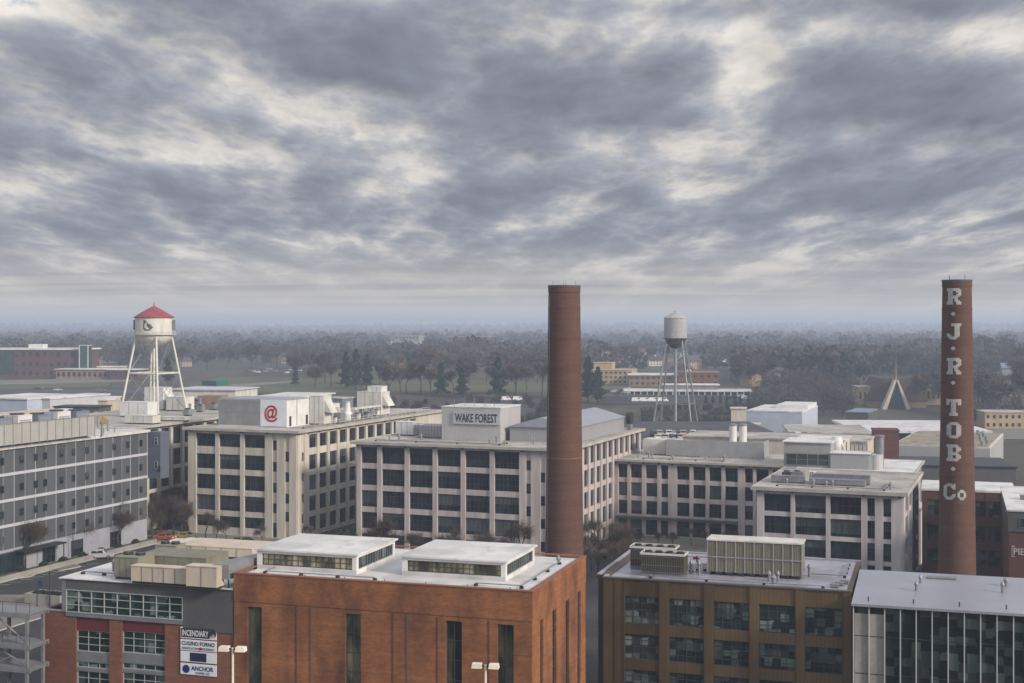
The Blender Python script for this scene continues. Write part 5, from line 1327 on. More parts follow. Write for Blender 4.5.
COLS = {'silver': (.45,.46,.48), 'white': (.72,.72,.72), 'black': (.02,.02,.022), 'grey': (.16,.165,.17), 'red': (.32,.03,.025), 'blue': (.03,.06,.2), 'orange': (.42,.1,.05), 'yellow': (.42,.31,.08), 'beige': (.4,.36,.28)}
for k in ('sedan', 'suv', 'van'): car_master(k)
def car(kind, col, loc, rz, label, group=None, cat=None):
    st = CARS[kind]
    if not st[1]: o = st[0]; st[1] = True
    else: o = copy_tree(st[0])
    o.location = loc; o.rotation_euler = (0, 0, rz); o['label'] = label; o['category'] = cat or ('van' if kind == 'van' else 'car')
    if group: o['group'] = group
    elif 'group' in o: del o['group']
    def paint(q):
        q.color = (*COLS[col], 1)
    STACK = [o]
    while STACK:
        q = STACK.pop(); paint(q); STACK += BYP.get(q.name, [])
    return o
BYP = {}
_old = copy_tree
def copy_tree(o, parent=None):
    c = o.copy(); COL.objects.link(c); c.parent = parent
    if parent: BYP.setdefault(parent.name, []).append(c)
    for ch in list(KIDS.get(o.name, [])): copy_tree(ch, c)
    return c
for k in CARS:
    def rec(o):
        for c in KIDS.get(o.name, []): BYP.setdefault(o.name, []).append(c); rec(c)
    rec(CARS[k][0])
x, y = G(101, 558.5); car('suv', 'silver', (x, y, .01), R(12), 'silver estate car driving past the grey panelled building')
x, y = G(165, 540); car('sedan', 'orange', (x, y, .01), R(-18), 'orange car half hidden by the bare court trees')
x, y = G(186, 539); car('sedan', 'yellow', (x, y, .01), R(-18), 'yellow car behind the orange car in the court')
random.seed(11)
def lot(n, pxs, pys, group, lab, kinds=('sedan','suv','sedan'), z=None, rz=None, cols=None):
    for i in range(n):
        px = pxs[0]+(pxs[1]-pxs[0])*(i+.5+.3*random.uniform(-1, 1))/n; py = random.uniform(*pys)
        if z is None: x, y = GT(px, py); zz_ = gz(x, y)+.3
        else: y = YY(py, z); x = X(px, y); zz_ = z+.02
        c = random.choice(cols or ['silver','white','black','grey','white','red','blue','grey'])
        car(random.choice(kinds), c, (x, y, zz_), (rz if rz is not None else R(random.choice((0, 90))))+R(random.uniform(-4, 4))-TH, f'{c} car {lab}', group)
lot(11, (246, 306), (370, 374), 'cars in the lot beyond the cream block', 'parked in the lot beyond the cream block', cols=['white','silver','white','red','blue'])
lot(7, (418, 440), (371, 375), 'cars beside the lawn trees', 'parked beside the lawn trees', cols=['white','silver','red'])
lot(9, (598, 632), (391, 396), 'cars by the tan clinic', 'parked near the tan building', cols=['white','blue','silver','black'])
lot(8, (730, 760), (398, 402), 'cars beyond the canopy building', 'parked beyond the canopy building')
lot(7, (790, 830), (372, 378), 'cars on the far street', 'parked on the far street among trees', cols=['white', 'silver'])
lot(5, (768, 790), (382, 388), 'cars near the bare tree belt', 'near the bare tree belt')
for i, px in enumerate((637, 645, 654, 663)): x, y = GT(px, 402); car('van', 'white', (x, y, gz(x, y)+.05), R(-4+3*i), 'white van parked in front of the canopy building', 'white vans in front of the canopy building')
for px, py, c in ((38, 390.5, 'black'), (58, 391.5, 'silver'), (101, 392, 'grey')): x, y = GT(px, py); car('sedan', c, (x, y, gz(x, y)+.3), R(5), f'{c} car on the highway beyond the grey panelled building')
for px in (506, 518): x, y = GT(px, 401); car('van', 'white', (x, y, gz(x, y)+.1), R(5), 'white van by the lawn left of the plain stack'.replace('left of', 'beside'), 'white vans by the lawn')

# ================================================================== RIGHT EDGE BUILDINGS
K = Bld('brick_warehouse', 'red brick warehouse with a white roof, behind the lettered chimney', 'building', 1016, 222, th=TG)
KZ = 15.9; kl = K.fx(922); m = MB(); m.box(kl+.5, 0, .5, 13, 0, KZ-.3, 'brick_dark')
facade(m, K.root, 'front', 0, kl, 0, KZ, [(K.fx(a), K.fx(b), [(11.6, 14.4), (7.6, 10.2), (3.6, 6.2)]) for a, b in ((927.5, 940), (943, 952), (974, 986), (988.5, 1001))], 'brick_dark', pier_t=.1, grid=(4, 3), gl='glass_teal'); m.build('wall', K.root)
m = MB(); m.box(kl-.1, .1, -.2, 13, KZ, KZ+.35, 'roof_white'); m.build('roof', K.root)
L = Bld('brick_corner_building', 'dark red brick building with a grey metal upper storey at the picture edge', 'building', 1009, 192, th=R(18.3))
L.root['label'] = 'dark red brick building with a grey metal upper storey and white roof, lettered front'
LZ = 17.2; m = MB(); m.box(0, 34, 0, 30, 0, 14.3, 'brick_dark'); m.build('wall', L.root)
m = MB(); m.box(-.15, 34, -.15, 30, 14.3, LZ, 'sheet_dark'); m.build('upper_storey', L.root)
for i in range(5): window(L.root, -.16, 3+i*5.2, 14.9, 3.6, 1.4, R(-90), 3, 1, 'steel_grey', 'glass')
for i in range(4): window(L.root, 2.5+i*3.4, -.16, 14.9, 2.2, 1.4, 0, 2, 1, 'steel_grey', 'glass')
m = MB(); m.box(-.3, 34, -.3, 30, LZ, LZ+.2, 'roof_white'); m.build('roof', L.root)
for i in range(3): roofunit('small dark roof hatch on the white roof of the lettered brick building', 'roof hatch', L, 2+i*3, 12+i*3, LZ+.2, 1.4, 1.1, .6, 'steel_grey', name='roof_hatch', curb=.1, group='roof hatches on the lettered brick building')
e = empty('wall_sign', 'white lettering on the dark red brick front', 'sign', L.w(0, -.02, 0), -R(18.3)); 
hpx = 192/F; m = text_mesh('PIEDMONT', 1, 'letter_white', width=43*hpx, bold=.02, depth=.1); q = m.build('lettering', e, loc=(25.6*hpx, 0, ZZ(551, 192))); zs = [v.co.z for v in q.data.vertices]; q.scale = (1, 1, 7.0*hpx/(max(zs)-min(zs)))
m = MB(); m.box(.35*1, .45, -.06, -.0, ZZ(556.5, 192), ZZ(545.5, 192), 'letter_white'); m.box(.45, .8, -.06, 0, ZZ(546.3, 192), ZZ(545.5, 192), 'letter_white'); m.box(.45, .8, -.06, 0, ZZ(556.5, 192), ZZ(555.7, 192), 'letter_white'); m.build('border', e)

# ------------------------------------------------------------------ pipe runs, drains and hatches on the near roofs
def pipe_run(b, pts, z, r, label, group):
    e = empty('pipe_run', label, 'pipe', b.w(pts[0][0], pts[0][1], z), -b.th, group); m = MB(); s = MB(); P = [(x-pts[0][0], y-pts[0][1]) for x, y in pts]
    for p, q in zip(P, P[1:]):
        m.tube((*p, .28), (*q, .28), r, r, 'galvanised', 6); L_ = math.hypot(q[0]-p[0], q[1]-p[1]); n = max(1, min(3, int(L_/2.5)))
        for i in range(n+1): t = i/n; x, y = p[0]+(q[0]-p[0])*t, p[1]+(q[1]-p[1])*t; s.box(x-.16, x+.16, y-.16, y+.16, 0, .22, 'steel_dark')
    m.build('pipe', e); s.build('sleeper', e)
pipe_run(Ib, [(Il+5, 2.2), (Il+5, 1.2), (-3, 1.2)], IZ-.05, .07, 'thin pipe run along the gold building parapet', 'pipe runs on the gold building')
pipe_run(Ib, [(-5, 8), (-1.2, 8), (-1.2, 16)], IZ-.05, .09, 'pipe run crossing the corner of the gold building roof', 'pipe runs on the gold building')
pipe_run(Ib, [(Il+3, 8), (Il+3, 15), (-10, 15)], IZ-.05, .09, 'pipe run behind the cooling towers', 'pipe runs on the gold building')
pipe_run(Gb, [(Gl+2.5, 9), (Gl+2.5, 1.6), (Gl+14, 1.6)], GZ-.18, .06, 'thin conduit in front of the first white roof monitor', 'conduits on the power house roof')
pipe_run(Gb, [(-1.6, 15), (-1.6, 2.0), (-6, 2.0)], GZ-.18, .06, 'thin conduit by the side parapet of the power house', 'conduits on the power house roof')
pipe_run(Hb, [(Hg+1, 2), (Hg+6, 2), (Hg+6, 14)], HZ+.1, .07, 'conduit run over the white roof by the green chillers', 'conduits on the red brick building roof')
pipe_run(D, [(Dl+3, 2.2), (-14, 2.2), (-14, 6)], DZ, .12, 'long pipe run along the front of the rose block roof', 'pipe runs on the factory roofs')
pipe_run(C, [(-2, 6), (-2, 60)], CZ_, .12, 'long pipe run along the side of the cream block roof', 'pipe runs on the factory roofs')
pipe_run(Fb, [(Fl+3, 1.6), (-3, 1.6), (-3, 12)], FZ, .1, 'pipe run around the squat block roof edge', 'pipe runs on the factory roofs')
pipe_run(E, [(El+6, 2.0), (-16, 2.0)], EZ, .1, 'pipe run in front of the long grey screen', 'pipe runs on the factory roofs')
random.seed(31)
for b, x0, x1, y0, y1, z, n, lab, grp in ((Ib, -9, -1.5, 2, 15, IZ-.05, 5, 'small roof drain dome on the bare corner of the gold building', 'drain domes on the gold building'), (Gb, -12, -1.2, 12.6, 15.5, GZ-.18, 3, 'small vent dome behind the second white roof monitor', 'vent domes on the power house'),
        (D, Dl+3, -4, 3.5, 9, DZ, 9, 'small vent pipe on the open front roof of the rose block', 'vents on the rose block'), (Fb, Fl+2, -2, 2.5, 6, FZ, 5, 'small vent on the open roof of the squat block', 'vents on the squat block'), (E, El+3, -10, 3, 5, EZ, 6, 'small vent in front of the long grey roof screen', 'vents on the rose wing'),
        (Hb, Hg+1, Hg+5.5, 3, 12, HZ+.1, 4, 'small vent dome on the white roof of the red brick building', 'vent domes on the red brick building'), (Jb, Jl+4, Jl+19, 4, 12, JZ-.1, 4, 'small vent on the seamed metal roof', 'vents on the seamed metal roof'), (A, -5, -1, -30, -3, AZ, 5, 'small vent at the open end of the grey building roof', 'vents on the grey building')):
    for i in range(n): vent(b, random.uniform(x0, x1), random.uniform(y0, y1), z, random.uniform(.12, .24), random.uniform(.3, .9), lab, group=grp)

# ================================================================== MIDDLE DISTANCE BUILDINGS
def bg(name, label, pxL, pxR, pyT, Y, depth, wall, roof='roof_white', th=TH, wins=None, z0=None, over=.3, cat='building', lip=.4, group=None, gl='glass'):
    x = X(pxR, Y); zb = gz(x, Y) if z0 is None else z0
    b = Bld(name, label, cat, pxR, Y, th, group, z=zb); l = b.fx(pxL); h = ZZ(pyT, Y)-zb
    m = MB(); m.box(l, 0, 0, depth, -.5, h-lip, wall); m.build('wall', b.root)
    m = MB(); m.box(l-over, over, -over, depth+over, h-lip, h, roof); m.build('roof', b.root)
    if wins:
        nx, nz, fw, fh = wins; w = -l/nx; fl = (h-lip)/nz
        for i in range(nx):
            for j in range(nz):
                window(b.root, l+(i+.5)*w, -.04, j*fl+fl*(1-fh)*.55, w*fw, fl*fh, 0, 2, 1, 'frame_dark', gl, .12, .08)
    b.h = h; b.l = l
    return b
o1 = bg('brick_office', 'long dark brick office with a white flat roof at the edge of the woods', -70, 83, 348.5, 893, 30, 'brick_dark', th=R(3), wins=(22, 3, .5, .5), over=1.2, lip=1)
o1b = bg('glass_stair_tower', 'slim pale framed glass tower at the end of the brick office', 79, 88.5, 345.2, 889, 6, 'glass_green', 'white_band', th=R(3))
m = MB()
for xx in (o1b.l, -.6): m.box(xx, xx+.6, -.5, -.003, 0, o1b.h, 'white_band')
m.build('frame', o1b.root)
m = MB(); lx = o1.fx(26); rx = o1.fx(40.5); m.box(lx, rx, 4, 12, o1.h, o1.h+2.8, 'white_paint'); m.build('penthouse', o1.root)
m = MB(); m.box(o1.l, o1.fx(14), -.35, -.05, 2, o1.h-1.5, 'glass_green'); m.build('glass_wall', o1.root)
bg('low_hall', 'low tan and brick hall with pale roof beside the curving road', 56, 108, 369, 868, 18, 'tan_brick', wins=(10, 1, .55, .45), over=1, th=R(3))
bg('low_hall', 'low red brick hall with stepped pale roof next to the tan hall', 109, 138, 369.5, 862, 18, 'brick_dark', wins=(6, 1, .5, .45), over=1, th=R(3))
bg('roof_block', 'small pale block rising behind the low halls', 97, 122, 366.3, 885, 10, 'tan_wall', th=R(3))
bg('grey_warehouse', 'plain pale grey warehouse with a white flat roof behind the chillers', -30, 27, 398.5, 400, 26, 'pale_blue', th=TH)
b_ = bg('grey_warehouse', 'wider plain grey warehouse with roof ventilators beside the first warehouse', 27, 50, 398, 405, 28, 'white_band', th=TH)
bg('grey_warehouse', 'long pale ribbed warehouse wing ending beside the water tower', 50, 97, 399, 430, 18, 'rib_white', th=R(8))
bg('loading_canopy', 'long dark loading canopy in front of the ribbed wing', 54, 99, 406.5, 392, 8, 'sheet_dark', 'steel_dark', th=R(8), z0=0)
bg('end_gable', 'cream gable wall at the end of the dark loading canopy', 98, 107, 399.5, 400, 8, 'beige_metal', th=R(8))
bg('roof_block', 'small white block left of the pipes behind the cream screen fence'.replace('left of the pipes ', ''), 52, 60, 409.5, 385, 5, 'white_paint')
for i in range(5):
    x, y = X(86+i*5, 345), 345; e = empty('silo_pipe', 'white vertical exhaust pipe in the row behind the cream screen fence', 'vent pipe', (x, y, 0), 0, 'row of white exhaust pipes'); m = MB(); m.tube((0,0,0),(0,0,ZZ(412+(i%2)*3, 345)), .55, .55, ('white_paint','galvanised')[i%2], 12); m.build('pipe', e); m = MB(); m.lathe([(.6, ZZ(412+(i%2)*3, 345)), (.7, ZZ(411.4+(i%2)*3, 345)), (.2, ZZ(411+(i%2)*3, 345))], 'galvanised', 12); m.build('cap', e)
bg('white_hall', 'long white hall under the conveyor behind the screen fence', 58, 128, 422, 340, 8, 'dirty_white', 'roof_white')
bb = bg('white_hall', 'white walled hall with brown cladding behind the water tower', 172, 235, 389.5, 470, 20, 'dirty_white', 'white_band', th=R(12), over=.6)
m = MB(); m.box(bb.fx(205), bb.fx(228), -6, -.05, 0, bb.h-2, 'tan_brick'); m.box(bb.fx(186), bb.fx(204), -5, -.05, 0, bb.h-3, 'blue_panel'); m.build('annex', bb.root)
bg('teal_shed', 'small shed with a bright teal roof at the wood edge', 203, 216, 381, 655, 8, 'tan_wall', 'teal', th=R(30), lip=2.5)
bb = bg('blue_hall', 'low hall with a white roof and blue sides behind the at-sign penthouse', 258, 304, 396.5, 420, 24, 'blue_roof', 'roof_white', th=R(14), over=.8)
bg('machine_hall', 'dim grey machinery hall beyond the cream block roof', 308, 342, 398, 560, 10, 'steel_grey', 'roof_gravel')
for p in ((387, 421, 341.5, 1650, 'white_band', 'white mid-rise building fading beyond the trees'), (395, 419, 335.5, 1720, 'concrete', 'grey mid-rise building fading beyond the trees'), (447, 488, 336.5, 1650, 'brick_red', 'red brick mid-rise building above the tree line'), (424, 446, 342.5, 1600, 'concrete_cream', 'pale mid-rise building beside the red brick one'), (499, 512, 341, 1650, 'tan_wall', 'small tan block beyond the tree line'), (860, 879, 344, 1500, 'tan_wall', 'sunlit tan block just above the trees by the church')):
    bg('mid_rise', p[5], p[0], p[1], p[2], p[3], 25, p[4], 'roof_gravel', th=R(10), wins=(7, 4, .5, .5), z0=8)
bg('tan_clinic', 'three storey tan building with stepped roof beside the plain stack', 590, 632, 370, 800, 26, 'tan_wall', 'tan_wall', th=R(12), wins=(9, 3, .5, .4))
bg('tan_clinic', 'taller tan block on the roof line of the tan building', 594, 612, 362.5, 812, 14, 'tan_wall', 'tan_wall', th=R(12))
bg('brick_school', 'long brick building with a pale flat roof behind the tower legs', 629, 717, 375, 770, 30, 'tan_brick', 'roof_white', th=R(6), wins=(16, 2, .5, .4), over=.8)
bg('brick_wing', 'brick wing with a raised parapet at the end of the long brick building', 678, 719, 372.2, 765, 18, 'brick_red', 'tan_brick', th=R(6), wins=(6, 2, .5, .4))
b_ = bg('canopy_building', 'wide single storey building with open colonnade and white roof edge', 626, 752, 391, 690, 22, 'steel_dark', 'roof_white', th=R(4), over=1.2)
m = MB()
for i in range(20): xx = b_.l+1+i*(-b_.l-2)/19; m.box(xx-.25, xx+.25, -1.1, -.6, 0, b_.h-.5, 'white_band')
m.build('colonnade', b_.root)
bg('white_hall', 'white roofed upper storey of the colonnade building', 664, 718, 384.5, 705, 12, 'steel_grey', 'roof_white', th=R(4), over=1)
# factory roofs right of the rose block
bg('parapet_wall', 'long beige parapet wall of the car deck', 655, 738, 428, 420, 1.0, 'concrete_cream', 'roof_white', th=R(0), z0=0, cat='wall')
pk = bg('parking_deck', 'flat roof car deck full of parked cars', 640, 812, 448, 330, 90, 'concrete_cream', 'roof_dark', th=R(0), z0=0)
DKZ = pk.h+pk.z
random.seed(21)
for r_, (pxa, pxb, py, n) in enumerate(((652, 700, 436.2, 10), (647, 690, 440.0, 6), (700, 812, 438.4, 19))):
    for i in range(n):
        px = pxa+(pxb-pxa)*(i+.5)/n; y = YY(py, DKZ); c = random.choice(('white','silver','black','white','grey','blue','black','beige'))
        if random.random() < .15: continue
        car(random.choice(('sedan','suv')), c, (X(px, y), y, DKZ+.02), R(90)+R(random.uniform(-5, 5)), f'{c} car on the roof car deck', 'cars on the roof car deck')
bg('beige_tower', 'plain beige lift tower beside the white factory', 731, 746, 408, 424, 5.5, 'concrete_cream', 'concrete_cream', z0=0, th=R(10))
bg('beige_annex', 'stepped beige annex at the foot of the lift tower', 746, 760, 424, 418, 6, 'tan_wall', 'concrete_cream', z0=0, th=R(10))
wf = bg('white_factory', 'big plain white factory hall with pale blue grey walls', 746, 802, 411.5, 430, 34, 'pale_blue', 'roof_white', z0=0, th=TH, over=.1)
m = MB(); m.box(wf.fx(768), -.3, 14, 34, wf.h, wf.h+1.2, 'white_paint'); m.build('upper_storey', wf.root)
bg('low_factory', 'long beige factory roof dotted with parked cars behind it', 660, 826, 442.5, 318, 10, 'concrete_cream', 'concrete_cream', z0=0, th=R(2))
bg('low_factory', 'pale roofed factory range between the white factory and the brick stair tower', 790, 872, 433, 372, 30, 'dirty_white', 'roof_gravel', z0=0, th=R(8), wins=(14, 2, .6, .3))
bg('dark_hall', 'dark clad hall with a bluish roof beyond the brick stair tower', 846, 868, 412, 470, 20, 'sheet_dark', 'blue_roof', z0=0, th=R(24), over=.2)
bg('low_factory', 'very long white flat roof running behind the lettered chimney', 862, 984, 430.5, 415, 42, 'glass_green', 'roof_white', z0=0, th=R(4), over=2, lip=.8)
pg = bg('pale_factory', 'pale ribbed factory wall with gravel roof behind the lettered chimney', 893, 990, 447.5, 330, 46, 'rib_white', 'dirty_white', z0=0, th=R(24), over=.0)
m = MB(); m.box(pg.l+.5, -.5, .5, 45.5, pg.h, pg.h+.1, 'gravel_brown'); m.build('roof_gravel', pg.root)
for i in range(14): random.seed(i); vent(pg, -8+random.uniform(0, 7), 3+i*2.8, pg.h+.1, .35, .8, 'squat gravel roof ventilator on the pale ribbed factory', group='ventilators on the pale ribbed factory')
bg('low_factory', 'low dark grey lean-to below the pale ribbed factory', 893, 1016, 466.5, 300, 20, 'sheet_dark', 'steel_dark', z0=0, th=R(10))
bg('brick_stair_tower', 'square dark brick tower behind the pale ducts', 873, 899, 430, 300, 6, 'brick_dark', 'brick_dark', z0=0, th=R(12), over=.1)
bg('white_hall', 'small white shed beside the squat rose block', 903, 921, 508, 245, 8, 'dirty_white', 'roof_white', z0=0)
bg('tan_clinic', 'low tan apartment row by the far right road'.replace('right ', ''), 985, 1035, 412, 560, 14, 'tan_wall', 'roof_gravel', th=R(5), wins=(8, 2, .4, .4))
bg('tan_clinic', 'yellow tan building among trees beyond the lettered chimney', 972, 1008, 382, 830, 14, 'tan_wall', 'brown_roof', th=R(5), wins=(8, 2, .4, .4))

# church
Yc = 640; zc = gz(0, Yc); e = empty('church', 'church with a broad dark roof, a tall A shaped front and a thin copper spire', 'church', (X(896.5, Yc), Yc, zc), R(-4))
k = Yc/F; hz_ = lambda py: ZZ(py, Yc)-zc
m = MB(); m.hexa([(-27*k, 6, hz_(402)), (34*k, 6, hz_(402)), (34*k, 34, hz_(402)), (-27*k, 34, hz_(402))], [(-13*k, 6, hz_(379)), (17*k, 6, hz_(379)), (17*k, 34, hz_(379)), (-13*k, 34, hz_(379))], 'brown_roof'); m.build('roof', e)
m = MB(); m.box(-26*k, 33*k, 6.5, 33.5, 0, hz_(402), 'tan_brick'); m.build('wall', e)
m = MB()
for s in (-1, 1):
    m.hexa([(s*14*k, -.6, 0), (s*9.6*k, -.6, 0), (s*9.6*k, 5, 0), (s*14*k, 5, 0)][::s], [(s*1.6*k, -.6, hz_(380)), (s*.05*k, -.6, hz_(380)), (s*.05*k, 5, hz_(380)), (s*1.6*k, 5, hz_(380))][::s], 'concrete_cream')
m.build('gable_frame', e)
m = MB(); m.hexa([(-9.8*k, .4, 0), (9.8*k, .4, 0), (9.8*k, 4.5, 0), (-9.8*k, 4.5, 0)], [(-.4*k, .4, hz_(382)), (.4*k, .4, hz_(382)), (.4*k, 4.5, hz_(382)), (-.4*k, 4.5, hz_(382))], 'glass_green'); m.build('window', e)
m = MB(); m.tube((0, 1.5, hz_(381)), (0, 1.5, hz_(355)), .6, .06, 'copper', 6); m.build('spire', e)
bg('church_hall', 'tan church hall wing beside the dark church roof, farther from the lettered chimney', 858, 877, 386.5, 655, 16, 'tan_wall', 'roof_gravel', th=R(4), wins=(4, 1, .4, .4))
bg('church_hall', 'tan church hall wing just beside the lettered chimney', 921, 946, 385.5, 655, 16, 'tan_wall', 'roof_gravel', th=R(4), wins=(5, 1, .4, .4))

# ------------------------------------------------------------------ houses among the trees
random.seed(5)
HM = {}
def house(kind):
    wall, roof = kind
    e = empty('gabled_house', 'x', 'house')
    m = MB(); m.box(-6, 6, -4.5, 4.5, -.5, 5, wall); m.hexa([(-6, -4.5, 5), (-6, 4.5, 5), (-6, 0, 8)], [(6, -4.5, 5), (6, 4.5, 5), (6, 0, 8)], wall); m.build('wall', e)
    m = MB()
    for s in (-1, 1):
        a = [(-6.5, s*5.2, 4.75), (6.5, s*5.2, 4.75), (6.5, 0, 8.2), (-6.5, 0, 8.2)]
        if s > 0: a.reverse()
        m.hexa(a, [(p[0], p[1], p[2]+.25) for p in a], roof)
    r = m.build('roof', e); m = MB(); m.box(2, 3, -.6, .4, 7, 9.6, 'brick_dark'); m.build('chimney', r)
    for xx in (-4, -1.4, 1.4, 4):
        for z in (.9, 3.0): window(e, xx, -4.53, z, 1.1, 1.4, 0, 1, 2, 'frame_white', 'glass', .1)
    remember(e); return e
kinds = {('dirty_white','brown_roof'): 'white house with a brown gabled roof', ('tan_brick','red_roof'): 'tan brick house with a dull red gabled roof', ('white_paint','blue_roof'): 'white house with a blue grey gabled roof', ('tan_wall','roof_dark'): 'tan house with a dark gabled roof'}
made = {k: [house(k), False] for k in kinds}
HOUSE = []
spots = [(700+random.uniform(-20, 330), random.uniform(352, 388)) for _ in range(34)]+[(random.uniform(0, 540), random.uniform(347, 368)) for _ in range(26)]+[(random.uniform(590, 760), random.uniform(350, 366)) for _ in range(14)]
for i, (px, py) in enumerate(spots):
    k = random.choice(list(kinds)); st = made[k]; x, y = GT(px, py)
    if 855 < px < 950 and py > 370: continue
    if y > 1950: continue
    HOUSE.append((x, y))
    o = st[0] if not st[1] else copy_tree(st[0]); st[1] = True
    o.location = (x, y, gz(x, y)); o.rotation_euler = (0, 0, random.uniform(0, 3.1)); s_ = random.uniform(.9, 1.3); o.scale = (s_, s_, s_)
    o['label'] = kinds[k]+' among the bare trees'; o['group'] = kinds[k].split(' with')[0]+'s among the trees'
for k, st in made.items():
    if not st[1]:
        x, y = GT(760+random.uniform(0, 90), 372); st[0].location = (x, y, gz(x, y)); st[0]['label'] = kinds[k]+' among the bare trees'

# ------------------------------------------------------------------ grass, roads beyond the factories
def patch(name, pts, off, mt, **k): drape(name, [GT(*p) for p in pts], off, mt, **k)
patch('grass', [(-40, 386.5), (112, 382), (108, 386.5), (-40, 391)], .12, 'grass', kind='stuff', label='green verge between the curving road and the highway')
patch('road', [(-40, 381.5), (137, 377.5), (130, 382), (-40, 386)], .16, 'pavement', label='pale curving road before the brick office')
patch('highway', [(-60, 391.5), (240, 388.5), (240, 394), (-60, 399)], .2, 'highway', label='dark highway beyond the warehouses')
patch('grass', [(150, 396), (560, 392), (545, 381), (220, 377)], .1, 'grass', kind='stuff', n=16, label='broad lawn with scattered bare trees')
patch('path', [(225, 385), (300, 380.5), (300, 382), (232, 388)], .22, 'pavement', label='pale path crossing the lawn')
patch('grass', [(596, 402), (760, 402), (770, 388), (598, 385)], .1, 'grass', kind='stuff', label='green slope around the colonnade building')
patch('parking_lot', [(240, 375.5), (310, 375.5), (306, 368), (246, 368)], .24, 'asphalt', label='asphalt lot beyond the cream block')
patch('parking_lot', [(600, 405), (760, 405), (762, 396), (602, 396)], .24, 'asphalt', label='asphalt lot before the colonnade building')
patch('road', [(765, 398), (830, 378), (850, 378), (800, 400)], .24, 'highway', label='grey road climbing into the trees')
patch('road', [(984, 440), (1040, 440), (1030, 395), (1000, 395)], .24, 'pavement', label='pale road at the far edge of town')
patch('railway_cutting', [(225, 416), (545, 416), (545, 405), (300, 405)], .1, 'highway', label='dark cutting behind the factory roofs')

# ================================================================== TREES
def rnd_dir():
    z = random.uniform(-1, 1); t = random.uniform(0, 2*math.pi); r = math.sqrt(1-z*z); return Vector((r*math.cos(t), r*math.sin(t), z))
def bare_tree(h, seed, twigs, tw, near=False, mt='twigs'):
    random.seed(seed); T = MB(); K_ = MB(); ends = []
    def grow(p, d, l, r, n):
        q = p+d*l; T.tube(p, q, r, r*.68, 'bark', 6 if n > 2 else 4, caps=False)
        if n <= 2: ends.append((p, q))
        if n == 0: return
        for i in range(random.choice((2, 3, 3)) if n > 1 else 3):
            dd = (d+rnd_dir()*.62+Vector((0, 0, .12))).normalized(); 
            if dd.z < -.1: dd.z = abs(dd.z)
            grow(q, dd, l*random.uniform(.62, .8), r*.62, n-1)
    grow(Vector((0,0,0)), Vector((random.uniform(-.06,.06), random.uniform(-.06,.06), 1)).normalized(), h*.24, h*(.024 if near else .018), 5 if near else 4)
    k = 0
    while k < twigs:
        p, q = random.choice(ends); b = p.lerp(q, random.random()); d = ((q-p).normalized()*.6+rnd_dir()).normalized()
        l = tw[1]*random.uniform(.5, 1.4); w = tw[0]*random.uniform(.6, 1.3); s = d.cross(rnd_dir()).normalized()*w
        e_ = b+d*l; K_.poly([b-s, b+s, e_+s*.3, e_-s*.3], mt); k += 1
    return T.mesh('trunk'), K_.mesh('crown')
def conifer(h, seed, dens):
    random.seed(seed); T = MB(); T.tube((0,0,0), (0,0,h*.9), h*.018, h*.006, 'bark', 6, caps=False); K_ = MB()
    for i in range(dens):
        f = random.random()**.8; z = h*(.14+.86*f); rr = h*.26*(1-f)**.75*(.65+.35*math.sin(seed+f*23))+.15
        t = random.uniform(0, 2*math.pi); r = rr*math.sqrt(random.random())*1.05; c = Vector((r*math.cos(t), r*math.sin(t), z-.12*r))
        s = h*.035*random.uniform(.6, 1.3); a = rnd_dir()*s; b = a.cross(rnd_dir()).normalized()*s*.6
        K_.poly([c-a-b, c+a-b, c+a+b, c-a+b], 'needles')
    return T.mesh('trunk'), K_.mesh('crown')
def bushmesh(r, seed, n):
    random.seed(seed); K_ = MB()
    for i in range(n):
        d = rnd_dir(); c = Vector((d.x*r*random.uniform(.5, 1), d.y*r*random.uniform(.5, 1), abs(d.z)*r*.9*random.uniform(.4, 1)+.1)); a = rnd_dir()*r*.12; b = a.cross(rnd_dir()).normalized()*r*.09
        K_.poly([c-a-b, c+a-b, c+a+b, c-a+b], 'bush')
    T = MB(); T.tube((0,0,0), (0,0,r*.6), .08, .05, 'bark', 5); return T.mesh('stem'), K_.mesh('foliage')
far_v = [bare_tree(18, s, 1300, (.24, 2.2), mt=('twigs', 'twigs_grey')[s % 2]) for s in (1, 2, 3, 4, 5, 6, 7)]  # seven crowns
near_v = [bare_tree(9, 20+s, 1500, (.018, 1.3), True) for s in range(4)]
con_v = [conifer(18, s, 1500) for s in (1, 2, 3)]
bush_v = [bushmesh(1, s, 420) for s in (1, 2)]
def put_tree(v, x, y, h0, h, name, label, group, cat='tree', z=None, parts=('trunk', 'crown')):
    e = empty(name, label, cat, (x, y, (gz(x, y) if z is None else z)), random.uniform(0, 6.28), group); s = h/h0; e.scale = (s*random.uniform(.9, 1.15), s*random.uniform(.9, 1.15), s)
    for nm, me in zip(parts, v): o = bpy.data.objects.new(nm, me); COL.objects.link(o); o.parent = e
random.seed(99)
